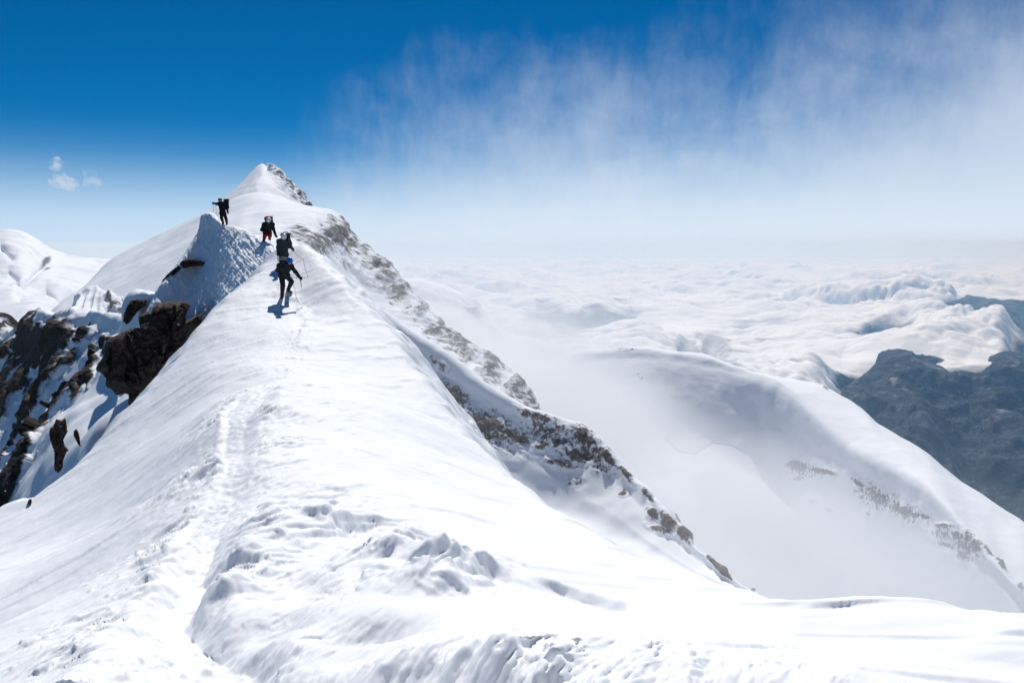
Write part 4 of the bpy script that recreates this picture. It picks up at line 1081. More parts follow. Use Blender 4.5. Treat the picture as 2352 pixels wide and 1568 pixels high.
# ------------------------------------------------------------------ climbers
def surface_nets(fn, lo, hi, h):
    lo = np.array(lo, float) - 2.2 * h; hi = np.array(hi, float) + 2.2 * h
    nx, ny, nz = [int(math.ceil((b - a) / h)) + 1 for a, b in zip(lo, hi)]
    gx, gy, gz = np.meshgrid(lo[0] + h * np.arange(nx), lo[1] + h * np.arange(ny), lo[2] + h * np.arange(nz), indexing='ij')
    Fv = fn(np.stack([gx, gy, gz], -1))
    neg = Fv < 0
    cnt = np.zeros((nx - 1, ny - 1, nz - 1)); pos = np.zeros((nx - 1, ny - 1, nz - 1, 3))
    base = np.stack(np.meshgrid(np.arange(nx - 1), np.arange(ny - 1), np.arange(nz - 1), indexing='ij'), -1).astype(float)
    for ax in range(3):
        o = [a for a in range(3) if a != ax]
        for p in (0, 1):
            for q_ in (0, 1):
                s0 = [None] * 3; s1 = [None] * 3
                s0[ax] = slice(0, -1); s1[ax] = slice(1, None)
                for a, b in zip(o, (p, q_)):
                    n_ = (nx, ny, nz)[a]
                    s0[a] = s1[a] = slice(b, n_ - 1 + b)
                A, B = Fv[tuple(s0)], Fv[tuple(s1)]
                cr = (A < 0) != (B < 0)
                t_ = np.where(cr, A / np.where(cr, A - B, 1), 0)
                off = np.zeros(A.shape + (3,))
                off[..., ax] = t_; off[..., o[0]] = p; off[..., o[1]] = q_
                pos += np.where(cr[..., None], off, 0); cnt += cr
    act = cnt > 0
    idx = -np.ones(cnt.shape, int); idx[act] = np.arange(act.sum())
    V = lo + h * (base[act] + pos[act] / cnt[act][:, None])
    Fs = []
    for ax in range(3):
        o = [a for a in range(3) if a != ax]
        s0 = [slice(1, n_ - 1) for n_ in (nx, ny, nz)]; s1 = list(s0)
        s0[ax] = slice(0, (nx, ny, nz)[ax] - 1); s1[ax] = slice(1, (nx, ny, nz)[ax])
        A, B = neg[tuple(s0)], neg[tuple(s1)]
        k = np.argwhere(A != B)
        if not len(k): continue
        sg = A[tuple(k.T)]
        c = k.copy()
        for a in o: c[:, a] += 1
        def cell(da, db):
            e = c.copy(); e[:, o[0]] -= da; e[:, o[1]] -= db
            return idx[tuple(e.T)]
        qd = np.stack([cell(0, 0), cell(1, 0), cell(1, 1), cell(0, 1)], -1)
        flip = sg if ax != 1 else ~sg
        qd[~flip] = qd[~flip][:, ::-1]
        Fs.append(qd)
    return V, np.concatenate(Fs)


def cone(P, a, b, ra, rb):
    a = np.asarray(a, float); b = np.asarray(b, float)
    e = b - a
    t_ = np.clip(((P - a) @ e) / max(e @ e, 1e-9), 0, 1)
    return np.sqrt(((P - a - t_[..., None] * e) ** 2).sum(-1)) - (ra + (rb - ra) * t_)


def ellip(P, c, r, M=None):
    q_ = P - np.asarray(c)
    if M is not None: q_ = q_ @ M.T
    k0 = np.sqrt(((q_ / r) ** 2).sum(-1)); k1 = np.sqrt(((q_ / (np.array(r) ** 2)) ** 2).sum(-1)) + 1e-9
    return k0 * (k0 - 1) / k1


def rbox(P, c, half, rad, M):
    q_ = np.abs((P - np.asarray(c)) @ M.T) - (np.array(half) - rad)
    return np.sqrt((np.clip(q_, 0, None) ** 2).sum(-1)) + np.minimum(q_.max(-1), 0) - rad


def smin(a, b, k):
    h_ = np.clip(0.5 + 0.5 * (b - a) / k, 0, 1)
    return b + (a - b) * h_ - k * h_ * (1 - h_)


def union(P, prims, k=0.03):
    r = None
    for p in prims:
        f, args = p[0], p[1:]
        dd_ = f(P, *args)
        r = dd_ if r is None else smin(r, dd_, k)
    return r


def sdf_obj(name, prims, h, mat, parent=None, k=0.03, extra=None, cut=None):
    pts = []
    for p in prims:
        if p[0] is cone:
            m_ = max(p[3], p[4])
            pts += [np.array(p[1]) - m_, np.array(p[1]) + m_, np.array(p[2]) - m_, np.array(p[2]) + m_]
        else:
            m_ = np.linalg.norm(p[2])
            pts += [np.array(p[1]) - m_, np.array(p[1]) + m_]
    pts = np.array(pts)

    def fn(P):
        r = union(P, prims, k)
        if extra is not None: r = r + extra(P)
        if cut is not None: r = np.maximum(r, cut(P))
        return r
    V, Fc = surface_nets(fn, pts.min(0), pts.max(0), h)
    o = mesh_from(name, V, Fc, mat)
    if parent is not None:
        o.parent = parent
    return o


def cloth(name, col, rough=0.75, sheen=0.0, var=0.25):
    return simple_material(name, tuple(c * (1 - var) for c in col), tuple(min(1, c * (1 + var)) for c in col), 14.0, rough, 0.25, 0.01)


M_SKIN = cloth('skin', (0.42, 0.23, 0.17), 0.55, var=0.08)
M_BLACK = cloth('black_shell', (0.014, 0.015, 0.019))
M_NAVY = cloth('navy_black_shell', (0.008, 0.010, 0.018))
M_GREY = cloth('charcoal_shell', (0.035, 0.045, 0.052))
M_REDP = cloth('red_trousers', (0.26, 0.018, 0.022))
M_DARKP = cloth('dark_trousers', (0.018, 0.018, 0.020))
M_MAROON = cloth('maroon_black_trousers', (0.022, 0.010, 0.014))
M_HEL_R = cloth('red_helmet', (0.40, 0.015, 0.02), 0.35, var=0.05)
M_HEL_W = cloth('white_helmet', (0.80, 0.80, 0.80), 0.22, var=0.03)
M_HEL_B = cloth('blue_helmet', (0.012, 0.11, 0.55), 0.3, var=0.05)
M_PACK_R = cloth('red_pack', (0.22, 0.012, 0.02))
M_PACK_G = cloth('dark_green_pack', (0.022, 0.045, 0.022))
M_PACK_T = cloth('teal_black_pack', (0.006, 0.045, 0.055))
M_PACK_K = cloth('black_pack', (0.010, 0.012, 0.018))
M_GLASS = simple_material('dark_lens', (0.01, 0.01, 0.012), (0.02, 0.02, 0.025), 20, 0.12)
M_METAL = simple_material('brushed_metal', (0.10, 0.10, 0.11), (0.2, 0.2, 0.21), 30, 0.4)
M_ROPE = simple_material('rope', (0.10, 0.10, 0.11), (0.22, 0.18, 0.15), 60, 0.8)
M_BOOT = cloth('boot_leather', (0.055, 0.048, 0.035))


def z2(zx, zy):
    return 451.6 + 0.18 * zx, 423.4 + 0.18 * zy


def basis(fwd, up=(0, 0, 1)):
    f = np.array(fwd, float); f /= np.linalg.norm(f)
    u_ = np.array(up, float); r_ = np.cross(f, u_); r_ /= np.linalg.norm(r_)
    u_ = np.cross(r_, f)
    return r_, f, u_


def hand_prims(wrist, elbow, grip_dir, s=1.0):
    """Mitten-free glove: palm, four curled fingers of different lengths and a thumb."""
    d_ = wrist - elbow; d_ = d_ / np.linalg.norm(d_)
    side = np.cross(d_, grip_dir); side /= np.linalg.norm(side) + 1e-9
    palm_n = np.cross(side, d_)
    pr = [(cone, wrist, wrist + d_ * 0.085 * s, 0.036 * s, 0.040 * s)]
    k_ = wrist + d_ * 0.095 * s
    for i_, (o_, L) in enumerate(((-0.033, 0.062), (-0.011, 0.072), (0.011, 0.068), (0.032, 0.054))):
        a = k_ + side * o_ * s
        b = a + d_ * L * 0.45 * s + palm_n * 0.012 * s
        c_ = b + d_ * L * 0.12 * s + palm_n * L * 0.5 * s
        e_ = c_ - d_ * L * 0.3 * s + palm_n * L * 0.12 * s
        pr += [(cone, a, b, 0.0115 * s, 0.011 * s), (cone, b, c_, 0.011 * s, 0.0105 * s), (cone, c_, e_, 0.0105 * s, 0.0095 * s)]
    ta = wrist + d_ * 0.035 * s - side * 0.036 * s
    tb = ta + d_ * 0.035 * s - side * 0.018 * s + palm_n * 0.018 * s
    tc_ = tb + d_ * 0.022 * s + side * 0.012 * s + palm_n * 0.02 * s
    pr += [(cone, ta, tb, 0.014 * s, 0.012 * s), (cone, tb, tc_, 0.012 * s, 0.010 * s)]
    return pr


def climber(J, d0, face, label, helmet_mat, jacket_mat, trouser_mat, glove_mat, boot_mat=M_BOOT, hood=None):
    """J: joints in close-up pixels plus depth offset; returns the body and world joints."""
    W = {k: at(*z2(v[0], v[1]), d0 + v[2]) for k, v in J.items()}
    r_, f_, u_ = basis(face[:3], face[3:] if len(face) > 3 else (0, 0, 1))
    M = np.array([r_, f_, u_])
    hd = W['head']
    hl = lambda x, y, z: hd + r_ * x + f_ * y + u_ * z
    head = [(ellip, hd, (0.076, 0.095, 0.112), M), (cone, hl(0, 0.055, -0.085), hl(0, 0.03, -0.055), 0.036, 0.05),
            (cone, hl(0, 0.095, 0.01), hl(0, 0.112, -0.028), 0.010, 0.015), (cone, hl(0, 0.09, -0.055), hl(0, 0.09, -0.062), 0.02, 0.02),
            (ellip, hl(0.078, -0.005, -0.01), (0.012, 0.02, 0.032), M), (ellip, hl(-0.078, -0.005, -0.01), (0.012, 0.02, 0.032), M),
            (cone, hl(-0.035, 0.082, 0.03), hl(0.035, 0.082, 0.03), 0.015, 0.015)]
    neck = [(cone, W['neck'], hl(0, -0.02, -0.07), 0.062, 0.056)]
    ch, pe = W['chest'], W['pelvis']
    torso = [(cone, ch, pe, 0.135, 0.115), (cone, W['shl'], W['shr'], 0.085, 0.085), (cone, 0.5 * (W['shl'] + ch), 0.5 * (W['hipl'] + pe), 0.10, 0.10), (cone, 0.5 * (W['shr'] + ch), 0.5 * (W['hipr'] + pe), 0.10, 0.10), (cone, W['neck'], ch, 0.07, 0.12)]
    hips = [(cone, W['hipl'], W['hipr'], 0.115, 0.115), (cone, pe, 0.7 * pe + 0.3 * ch, 0.12, 0.115)]
    arms, legs, hands, feet = [], [], [], []
    for s in 'lr':
        arms += [(cone, W['sh' + s], W['el' + s], 0.068, 0.050), (cone, W['el' + s], W['wr' + s], 0.050, 0.036)]
        legs += [(cone, W['hip' + s], W['kn' + s], 0.098, 0.066), (cone, W['kn' + s], W['an' + s], 0.066, 0.044)]
        kc = W['kn' + s] * 0.7 + W['an' + s] * 0.3
        legs += [(cone, kc + f_ * -0.02, kc + f_ * -0.015 + (W['an' + s] - W['kn' + s]) * 0.15, 0.058, 0.05)]
        g = W['grip' + s] - W['wr' + s] if 'grip' + s in W else np.array([0, -1, -0.3])
        hands.append(hand_prims(W['wr' + s], W['el' + s], g / np.linalg.norm(g)))
        feet.append([(cone, W['an' + s], W['an' + s] + 0.35 * (W['to' + s] - W['an' + s]) + np.array([0, 0, -0.01]), 0.048, 0.045), (cone, W['an' + s] + np.array([0, 0, -0.035]), W['to' + s], 0.046, 0.034)])
    allp = head + neck + torso + hips + arms + legs + hands[0] + hands[1] + feet[0] + feet[1]
    body = sdf_obj('person', allp, 0.017, M_SKIN, k=0.022)
    tag(body, label, 'person', 'climbers roped together on the ridge')
    inf = lambda prims, e: [(p[0], p[1], p[2], p[3] + e, p[4] + e) if p[0] is cone else p for p in prims]
    wr = lambda P: 0.010 * perlin(P * 11.0) + 0.006 * perlin(P * 23.0)
    hem = pe + (pe - ch) * 0.42
    sdf_obj('jacket', inf(torso + hips, 0.030) + inf(arms, 0.024) + [(cone, W['neck'], W['neck'] * 0.5 + hl(0, -0.02, -0.07) * 0.5, 0.085, 0.082)], 0.018, jacket_mat, body, 0.05, wr)
    sdf_obj('trousers', inf(hips, 0.020) + inf(legs, 0.022), 0.018, trouser_mat, body, 0.04, wr)
    for k_ in (0, 1):
        sdf_obj('glove', inf(hands[k_], 0.006), 0.009, glove_mat, body, 0.012)
        bt = sdf_obj('boot', inf(feet[k_], 0.014) + [(cone, W['an' + 'lr'[k_]], W['an' + 'lr'[k_]] * 0.8 + W['kn' + 'lr'[k_]] * 0.2, 0.066, 0.066)], 0.014, boot_mat, body, 0.02)
    # helmet: shell cut at the brow, with a short brim
    hel = [(ellip, hl(0, -0.008, 0.028), (0.112, 0.132, 0.112), M), (cone, hl(-0.075, 0.105, 0.03), hl(0.075, 0.105, 0.03), 0.022, 0.022)]
    hcut = lambda P: -(((P - hl(0, 0, 0.005)) @ u_) + 0.25 * ((P - hd) @ f_) * -1.0 * 0.4)
    he = sdf_obj('helmet', hel, 0.010, helmet_mat, body, 0.02, cut=hcut)
    sdf_obj('strap', [(cone, hl(-0.085, 0.01, 0.0), hl(0, 0.05, -0.125), 0.008, 0.008), (cone, hl(0.085, 0.01, 0.0), hl(0, 0.05, -0.125), 0.008, 0.008)], 0.007, M_BLACK, he, 0.004)
    sdf_obj('sunglasses', [(ellip, hl(-0.036, 0.094, 0.012), (0.036, 0.022, 0.024), M), (ellip, hl(0.036, 0.094, 0.012), (0.036, 0.022, 0.024), M), (cone, hl(-0.06, 0.085, 0.016), hl(0.06, 0.085, 0.016), 0.008, 0.008), (cone, hl(-0.07, 0.08, 0.016), hl(-0.082, 0.0, 0.01), 0.006, 0.006), (cone, hl(0.07, 0.08, 0.016), hl(0.082, 0.0, 0.01), 0.006, 0.006)], 0.008, M_GLASS, body, 0.008)
    # harness belt and leg loops
    sdf_obj('harness', [(cone, W['hipl'] + np.array([-0.06, -0.05, 0.09]), pe + np.array([0, -0.155, 0.06]), 0.028, 0.028), (cone, W['hipr'] + np.array([0.06, -0.05, 0.09]), pe + np.array([0, -0.155, 0.06]), 0.028, 0.028), (cone, pe + np.array([0, -0.165, 0.07]), pe + np.array([0, -0.16, -0.03]), 0.022, 0.02)], 0.011, M_BLACK, body, 0.02)
    if hood is not None:
        sdf_obj('hood', [(ellip, hl(0, -0.02, -0.02), (0.094, 0.108, 0.115), M)], 0.012, hood, body, 0.01, cut=lambda P: ((P - hl(0, 0.055, 0)) @ f_))
    return body, W


def backpack(label, c, right, up_, size, mat, lid_mat, extras=()):
    """Rucksack on a climber's back: sack, lid, side pockets, straps."""
    r_ = np.array(right, float); r_ /= np.linalg.norm(r_)
    u_ = np.array(up_, float); u_ = u_ - r_ * (u_ @ r_); u_ /= np.linalg.norm(u_)
    f_ = np.cross(u_, r_)
    M = np.array([r_, f_, u_])
    w_, dpt, hgt = size
    L = lambda x, y, z: np.asarray(c) + r_ * x + f_ * y + u_ * z
    cr = lambda P: 0.008 * perlin(P * 9.0) + 0.005 * perlin(P * 21.0)
    root = sdf_obj('backpack', [(rbox, L(0, 0, 0), (w_ / 2, dpt / 2, hgt / 2), 0.07, M), (rbox, L(0, 0, -hgt * 0.33), (w_ / 2 + 0.02, dpt / 2 + 0.02, hgt * 0.16), 0.07, M)], 0.016, mat, None, 0.04, cr)
    tag(root, label, 'backpack', "rucksacks on the climbers' backs")
    sdf_obj('lid', [(rbox, L(0, 0, hgt / 2 + 0.035), (w_ / 2 + 0.015, dpt / 2 + 0.015, 0.065), 0.05, M)], 0.013, lid_mat, root, 0.03, cr)
    for s in (-1, 1):
        sdf_obj('side_pocket', [(rbox, L(s * (w_ / 2 + 0.025), 0, -hgt * 0.2), (0.04, dpt * 0.36, hgt * 0.2), 0.035, M)], 0.012, mat, root, 0.03, cr)
        sdf_obj('shoulder_strap', [(cone, L(s * w_ * 0.28, dpt * 0.45, hgt * 0.36), L(s * w_ * 0.32, dpt * 0.5 + 0.16, hgt * 0.36), 0.022, 0.022), (cone, L(s * w_ * 0.32, dpt * 0.5 + 0.16, hgt * 0.36), L(s * w_ * 0.34, dpt * 0.5 + 0.24, hgt * 0.1), 0.022, 0.022),
                                  (cone, L(s * w_ * 0.34, dpt * 0.5 + 0.24, hgt * 0.1), L(s * w_ * 0.42, dpt * 0.45, -hgt * 0.3), 0.02, 0.016)], 0.011, M_BLACK, root, 0.01)
        sdf_obj('compression_strap', [(cone, L(s * (w_ / 2 + 0.006), -dpt / 2, hgt * 0.15), L(s * (w_ / 2 + 0.006), dpt / 2, hgt * 0.15), 0.011, 0.011)], 0.009, M_BLACK, root, 0.01)
    for nm, prims, mt in extras:
        sdf_obj(nm, [(cone, L(*a), L(*b), ra, rb) for a, b, ra, rb in prims], 0.010, mt, root, 0.01)
    return root


def tube(name, pts, rad, mat, parent=None, n_=8):
    pts = np.array(pts, float)
    T = np.gradient(pts, axis=0); T /= np.linalg.norm(T, axis=1)[:, None] + 1e-9
    ref = np.array([0.3, 0.2, 1.0])
    A = np.cross(T, ref); A /= np.linalg.norm(A, axis=1)[:, None] + 1e-9
    B = np.cross(T, A)
    an = np.linspace(0, 2 * math.pi, n_, endpoint=False)
    V = pts[:, None] + rad * (np.cos(an)[None, :, None] * A[:, None] + np.sin(an)[None, :, None] * B[:, None])
    i = np.arange(len(pts) * n_).reshape(len(pts), n_); j = np.roll(i, -1, 1)
    Fc = np.stack([i[:-1], i[1:], j[1:], j[:-1]], -1).reshape(-1, 4)
    caps = [[*i[0, [0, 2, 4, 6]]], [*i[-1, [6, 4, 2, 0]]]]
    return mesh_from(name, V, np.concatenate([Fc, np.array(caps)]), mat, parent)


def ice_axe(label, top, tip, mat_side):
    """Shaft with a curved pick, an adze and a spike."""
    top = np.asarray(top, float); tip = np.asarray(tip, float)
    d_ = tip - top; L = np.linalg.norm(d_); d_ = d_ / L
    s_ = np.array(mat_side, float); s_ = s_ - d_ * (s_ @ d_); s_ /= np.linalg.norm(s_)
    root = tube('ice_axe', [top + d_ * L * t_ for t_ in np.linspace(0, 0.9, 8)], 0.014, M_METAL)
    tag(root, label, 'ice axe')
    tube('pick', [top + s_ * x_ + d_ * (0.55 * x_ * x_ / 0.16) for x_ in np.linspace(0, 0.16, 8)], 0.010, M_METAL, root)
    sdf_obj('adze', [(cone, top, top - s_ * 0.09 + d_ * 0.02, 0.012, 0.024)], 0.008, M_METAL, root, 0.01)
    tube('spike', [tip - d_ * L * 0.1, tip - d_ * L * 0.05, tip], 0.008, M_METAL, root)
    return root


def ground_hit(u, v):
    ds = np.linspace(20, 60, 4000)
    P = at(np.full_like(ds, u), np.full_like(ds, v), ds)
    below = P[:, 2] < ridge_z(P[:, 0], P[:, 1], False) + 0.02
    return float(ds[int(np.argmax(below))]) if below.any() else 34.0


D4 = ground_hit(*z2(1090, 1450))
D3 = ground_hit(650, 612)
D2, D1 = 39.35, 50.9
print('climber depths', D1, D2, D3, D4)

# nearest climber, bent forward over an axe, blue helmet
b4, W4 = climber(dict(head=(1188, 978, -0.42), neck=(1158, 1008, -0.30), chest=(1122, 1055, -0.17), pelvis=(1112, 1150, 0.06), shl=(1058, 1040, -0.12), shr=(1202, 1040, -0.22),
                      ell=(1035, 1092, 0.02), wrl=(1062, 1130, -0.10), elr=(1262, 1115, -0.30), wrr=(1312, 1182, -0.34), gripr=(1320, 1200, -0.55), hipl=(1086, 1160, 0.06), hipr=(1146, 1158, 0.04),
                      knl=(1100, 1290, -0.06), anl=(1090, 1418, 0.04), tol=(1082, 1446, -0.12), knr=(1212, 1242, -0.02), anr=(1168, 1342, 0.42), tor=(1210, 1378, 0.28)), D4,
                 (0.35, -0.62, -0.70), 'climber in black stooping down the snow, blue helmet bowed', M_HEL_B, M_BLACK, M_DARKP, M_BLACK)
backpack('dark teal rucksack on the stooping climber with the blue helmet', 0.5 * (W4['chest'] + W4['pelvis']) + np.array([-0.02, 0.20, 0.19]), (-1, -0.1, 0.1), (0.12, -0.55, 0.80), (0.34, 0.26, 0.46), M_PACK_T, M_PACK_T,
         (('rope_coil', [((-0.1, -0.14, 0.1), (0.1, -0.14, -0.12), 0.03, 0.03)], M_PACK_K),))
ice_axe('ice axe planted in the snow under the stooping climber', W4['wrr'] + np.array([0.02, -0.03, 0.02]), at(*z2(1341, 1318), D4 - 0.25), (-0.9, 0, 0.3))
# third climber, upright, head down, white helmet
b3, W3 = climber(dict(head=(1116, 672, -0.26), neck=(1112, 712, -0.14), chest=(1108, 765, -0.05), pelvis=(1108, 885, 0.04), shl=(1050, 728, -0.05), shr=(1172, 728, -0.05),
                      ell=(1038, 806, 0.04), wrl=(1038, 870, -0.08), elr=(1196, 785, 0.0), wrr=(1226, 825, -0.16), hipl=(1084, 895, 0.04), hipr=(1134, 895, 0.02),
                      knl=(1082, 975, -0.10), anl=(1078, 1062, 0.05), tol=(1072, 1080, -0.14), knr=(1142, 975, -0.06), anr=(1150, 1062, 0.08), tor=(1158, 1080, -0.12)), D3 + 0.1,
                 (0.05, -0.62, -0.78), 'climber in charcoal jacket under a white helmet, directly above the stooping one', M_HEL_W, M_GREY, M_DARKP, M_BLACK)
backpack('tall dark green rucksack with a frame loop above a white helmet', W3['chest'] + np.array([0.04, 0.26, 0.10]), (-1, 0, 0), (0.02, -0.12, 1), (0.36, 0.26, 0.56), M_PACK_G, M_PACK_G,
         (('frame_loop', [((-0.12, 0.0, 0.36), (-0.09, 0.0, 0.44), 0.012, 0.012), ((-0.09, 0.0, 0.44), (0.06, 0.0, 0.42), 0.012, 0.012), ((0.06, 0.0, 0.42), (0.13, 0.0, 0.34), 0.012, 0.012)], M_BLACK),))
ice_axe('ice axe hanging from the left hand of the charcoal clad climber', W3['wrl'] + np.array([0.0, -0.05, -0.06]), at(*z2(1046, 985), D3 - 0.02), (0.2, -1, 0))
# second climber, crouching on the crest, red trousers
b2, W2j = climber(dict(head=(920, 462, -0.36), neck=(915, 505, -0.24), chest=(908, 545, -0.14), pelvis=(902, 615, 0.10), shl=(862, 512, -0.14), shr=(968, 512, -0.16),
                       ell=(830, 580, -0.10), wrl=(880, 606, -0.26), elr=(982, 575, -0.20), wrr=(1008, 648, -0.30), gripr=(1030, 690, -0.4), hipl=(880, 618, 0.10), hipr=(925, 618, 0.10),
                       knl=(872, 655, -0.22), anl=(856, 715, 0.02), tol=(846, 735, -0.14), knr=(936, 652, -0.22), anr=(930, 690, 0.06), tor=(936, 706, -0.10)), D2,
                  (0.05, -0.70, -0.70), 'climber in red trousers crouching with one hand on the crest', M_HEL_W, M_BLACK, M_REDP, M_BLACK)
backpack('red and black rucksack rising behind the crouching climber', W2j['chest'] + np.array([0.0, 0.24, 0.20]), (-1, 0, 0), (0.0, -0.42, 0.90), (0.33, 0.24, 0.44), M_PACK_R, M_PACK_R,
         (('axe_loop', [((-0.19, -0.02, -0.1), (-0.20, -0.02, 0.36), 0.015, 0.018)], M_BLACK), ('trim', [((0.19, -0.06, -0.2), (0.17, -0.06, 0.28), 0.02, 0.02)], M_BLACK)))
# first climber, standing on the knoll with an outstretched arm
b1_, W1 = climber(dict(head=(300, 203, -0.06), neck=(306, 236, 0.0), chest=(322, 275, 0.0), pelvis=(334, 365, 0.0), shl=(284, 248, -0.06), shr=(350, 250, 0.06),
                       ell=(252, 250, -0.16), wrl=(226, 243, -0.24), gripl=(214, 260, -0.3), elr=(385, 305, 0.08), wrr=(398, 350, -0.02), hipl=(318, 370, -0.02), hipr=(352, 370, 0.04),
                       knl=(318, 440, -0.10), anl=(340, 494, 0.02), tol=(328, 508, -0.10), knr=(374, 435, 0.0), anr=(386, 500, 0.10), tor=(384, 516, -0.06)), D1,
                  (-0.75, -0.62, -0.10), 'climber standing on the knoll top in a red helmet, arm stretched out', M_HEL_R, M_NAVY, M_MAROON, M_BLACK)
backpack('navy black rucksack worn by the topmost climber', W1['chest'] + np.array([0.24, 0.14, 0.07]), (-0.64, 0.77, 0), (0.04, 0, 1), (0.32, 0.24, 0.52), M_PACK_K, M_PACK_K)
pole = tube('trekking_pole', [W1['wrl'] + (at(*z2(211, 346), D1 - 0.3) - W1['wrl']) * t_ + np.array([-0.05, -0.04, 0.06]) * (1 - t_) for t_ in np.linspace(0, 1, 10)], 0.013, M_METAL)
tag(pole, "walking stick in the topmost climber's outstretched hand", 'trekking pole')
tube('pole_grip', [W1['wrl'] + np.array([-0.05, -0.04, 0.10]), W1['wrl'] + np.array([-0.05, -0.04, 0.02]), W1['wrl'] + np.array([-0.045, -0.04, -0.06])], 0.021, M_BLACK, pole)


def rope_between(a, b, sag, n_=40, lift=None):
    t_ = np.linspace(0, 1, n_)[:, None]
    p = a + (b - a) * t_
    p[:, 2] -= sag * np.sin(math.pi * t_[:, 0])
    return p


wst = lambda W: W['pelvis'] + np.array([0.02, -0.19, 0.03])
rp = np.concatenate([rope_between(W1['wrl'] + np.array([0.12, -0.1, 0]), at(*z2(258, 372), D1 - 0.4), 0.0, 14), rope_between(at(*z2(258, 372), D1 - 0.4), at(*z2(300, 500), D1 - 0.6), 0.02, 14),
                     rope_between(at(*z2(300, 500), D1 - 0.6), at(*z2(600, 590), 44.5), 0.12), rope_between(at(*z2(600, 590), 44.5), wst(W2j), 0.15), rope_between(wst(W2j), wst(W3), 0.35),
                     rope_between(wst(W3), at(*z2(1230, 840), D3 - 0.2), 0.1), rope_between(at(*z2(1230, 840), D3 - 0.2), at(*z2(1360, 950), D3 - 2.0), 0.05), rope_between(at(*z2(1360, 950), D3 - 2.0), at(*z2(1420, 1170), D4 + 0.2), 0.1), rope_between(at(*z2(1420, 1170), D4 + 0.2), W4['wrr'], 0.05), rope_between(W4['wrr'], wst(W4), 0.08)])
keepi = np.concatenate([[True], np.linalg.norm(np.diff(rp, axis=0), axis=1) > 1e-4])
tag(tube('climbing_rope', rp[keepi], 0.007, M_ROPE), 'thin rope running along the crest from climber to climber', 'rope')
# ------------------------------------------------------------------ air
def box_obj(name, lo, hi, mat):
    x0, y0, z0 = lo; x1, y1, z1 = hi
    V = [(x0, y0, z0), (x1, y0, z0), (x1, y1, z0), (x0, y1, z0), (x0, y0, z1), (x1, y0, z1), (x1, y1, z1), (x0, y1, z1)]
    F = [(0, 3, 2, 1), (4, 5, 6, 7), (0, 1, 5, 4), (1, 2, 6, 5), (2, 3, 7, 6), (3, 0, 4, 7)]
    return mesh_from(name, V, F, mat, smooth=False)


M_HAZE = bpy.data.materials.new('haze'); M_HAZE.use_nodes = True
t = NT(M_HAZE.node_tree)
o = t.n('ShaderNodeOutputMaterial'); pv = t.n('ShaderNodeVolumePrincipled')
pv.inputs['Color'].default_value = (0.36, 0.66, 1.0, 1)
pv.inputs['Absorption Color'].default_value = (0.84, 0.84, 0.84, 1)
pv.inputs['Density'].default_value = 3.4e-5
pv.inputs['Anisotropy'].default_value = 0.0
t.l(pv.outputs[0], o.inputs[1])
hz = box_obj('haze', (-200000, -200000, -7000), (200000, 200000, 92), M_HAZE)
tag(hz, kind='stuff')

# ---- snow blown over the crest, hanging in the lee on the right
M_SPIN = bpy.data.materials.new('blown_snow'); M_SPIN.use_nodes = True
t = NT(M_SPIN.node_tree)
o = t.n('ShaderNodeOutputMaterial'); pv = t.n('ShaderNodeVolumePrincipled')
pv.inputs['Color'].default_value = (1.0, 1.0, 1.0, 1)
pv.inputs['Anisotropy'].default_value = 0.3
g = t.n('ShaderNodeTexCoord')
sp = t.n('ShaderNodeSeparateXYZ'); t.l(g.outputs['Generated'], sp.inputs[0])
nz_ = t.noise(t.mapping(g.outputs['Object'], rot=(0, math.radians(25), 0), scale=(1.0, 0.7, 1.5)), 0.0085, 5.0, 0.62, 0.5)
dn = t.ramp(nz_, 0.37, 0.64)
fx = t.math('MULTIPLY', t.ramp(sp.outputs[0], 0.0, 0.10), t.ramp(sp.outputs[0], 1.0, 0.35))
fy = t.math('MULTIPLY', t.ramp(sp.outputs[1], 0.0, 0.08), t.ramp(sp.outputs[1], 1.0, 0.6))
op = t.n('ShaderNodeSeparateXYZ'); t.l(g.outputs['Object'], op.inputs[0])
ztop = t.math('SUBTRACT', 30.0, t.math('ADD', t.math('MULTIPLY', t.math('MAXIMUM', op.outputs[0], 0.0), 0.55), t.math('MULTIPLY', op.outputs[1], 0.095)))
dz = t.math('SUBTRACT', ztop, op.outputs[2])
fz = t.math('MULTIPLY', t.ramp(dz, 0.0, 70.0), t.ramp(sp.outputs[2], 0.0, 0.08))
dn = t.math('MULTIPLY', t.math('MULTIPLY', dn, fx), t.math('MULTIPLY', fy, fz))
t.l(t.math('MULTIPLY', dn, 0.0105), pv.inputs['Density'])
t.l(pv.outputs[0], o.inputs[1])
sp_o = box_obj('blown_snow', (-165, 58, -340), (640, 1120, 40), M_SPIN)
tag(sp_o, kind='stuff', label='blown snow streaming over the crest and hanging in the basin on the right', cat='blown snow')

# ---- two scraps of cloud in the left sky
M_PUFF = bpy.data.materials.new('cloud_scrap'); M_PUFF.use_nodes = True
t = NT(M_PUFF.node_tree)
o = t.n('ShaderNodeOutputMaterial'); pv = t.n('ShaderNodeVolumePrincipled')
pv.inputs['Color'].default_value = (1, 1, 1, 1); pv.inputs['Density'].default_value = 0.030; pv.inputs['Anisotropy'].default_value = 0.3
gp = t.n('ShaderNodeNewGeometry')
nn_ = t.ramp(t.noise(gp.outputs['Position'], 0.035, 4.0, 0.6), 0.36, 0.66)
mu = t.n('ShaderNodeMath'); mu.operation = 'MULTIPLY'; mu.label = 'amount'; mu.inputs[1].default_value = 0.022
t.l(nn_, mu.inputs[0]); t.l(mu.outputs[0], pv.inputs['Density'])
t.l(pv.outputs[0], o.inputs[1])
M_PUFF2 = M_PUFF.copy(); M_PUFF2.name = 'thin_cloud_scrap'
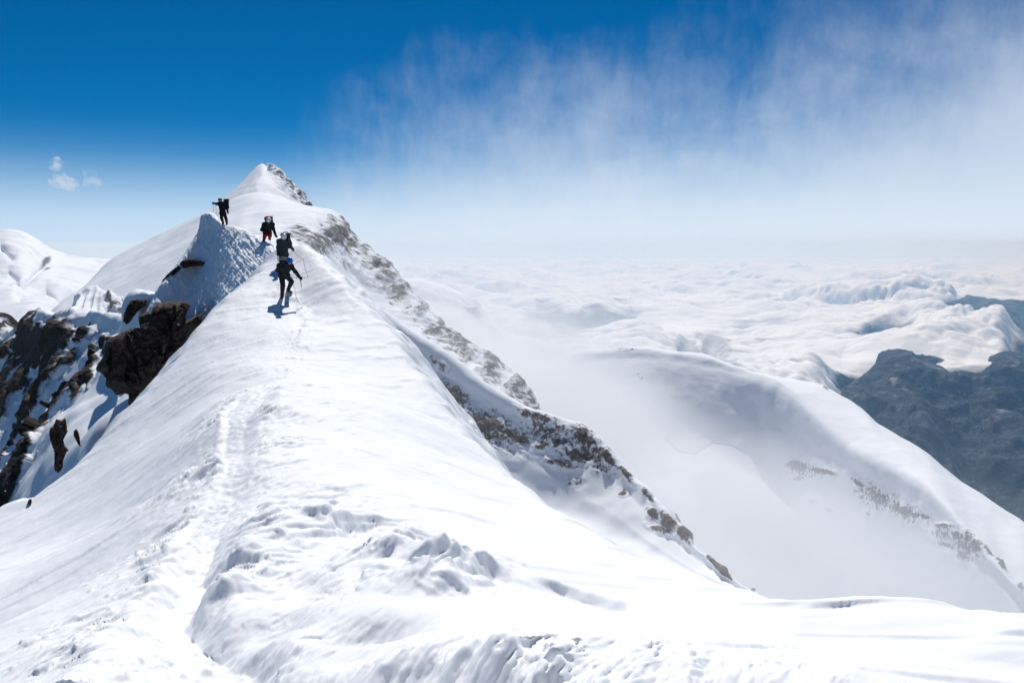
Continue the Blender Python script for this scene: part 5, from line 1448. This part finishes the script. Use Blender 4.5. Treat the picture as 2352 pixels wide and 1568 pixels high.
[n_ for n_ in M_PUFF2.node_tree.nodes if n_.label == 'amount'][0].inputs[1].default_value = 0.009


def scrap(label, blobs_, mat, dist=3500.0):
    m_ = dist / FPX
    pr = [(ellip, at(u, v, dist), (ru * m_, 0.8 * (ru + rv) / 2 * m_, rv * m_), None) for u, v, ru, rv in blobs_]
    ns = lambda P: m_ * (9.0 * fbm(P / (m_ * 16.0), 4, 0.55) - 1.0)
    ob = sdf_obj('small_cloud', [(p[0], p[1], p[2]) for p in pr], 2.6 * m_, mat, None, 8.0 * m_, ns)
    tag(ob, label, 'cloud', 'scraps of cloud in the left sky')


scrap('brighter left one of two small white clouds in the blue sky', [(128, 376, 13, 12), (132, 392, 9, 12), (142, 415, 20, 15), (160, 427, 18, 11), (128, 420, 12, 10)], M_PUFF)
scrap('fainter right one of two small clouds in the blue sky', [(203, 400, 13, 9), (212, 418, 20, 14), (232, 422, 10, 8), (216, 395, 8, 7)], M_PUFF2)

# ---- single flakes carried past on the wind, close to
rs = np.random.RandomState(5)
NF = 9000
fp = np.stack([rs.uniform(-3, 10, NF), rs.uniform(2.2, 17, NF), rs.uniform(-6, -0.12, NF)], -1)
fp = fp[fp[:, 2] > ridge_z(fp[:, 0], fp[:, 1], False) + 0.25]
tet = np.array([[1, 1, 1], [1, -1, -1], [-1, 1, -1], [-1, -1, 1]], float)
sz = rs.uniform(0.0005, 0.0013, len(fp)) * (0.7 + 0.10 * fp[:, 1])
rot = rs.normal(size=(len(fp), 3, 3)); rot = np.linalg.qr(rot)[0]
FV = fp[:, None] + np.einsum('ij,njk->nik', tet, rot) * sz[:, None, None] * np.array([1.5, 1.0, 1.0])
bi = (np.arange(len(fp)) * 4)[:, None, None]
FF = (bi + np.array([[0, 1, 2], [0, 3, 1], [0, 2, 3], [1, 3, 2]])[None]).reshape(-1, 3)
fl_o = mesh_from('snow_flakes', FV.reshape(-1, 3), FF, M_SNOW_FAR, smooth=False)
tag(fl_o, kind='stuff', label='fine snow flakes drifting on the wind', cat='snow flakes')
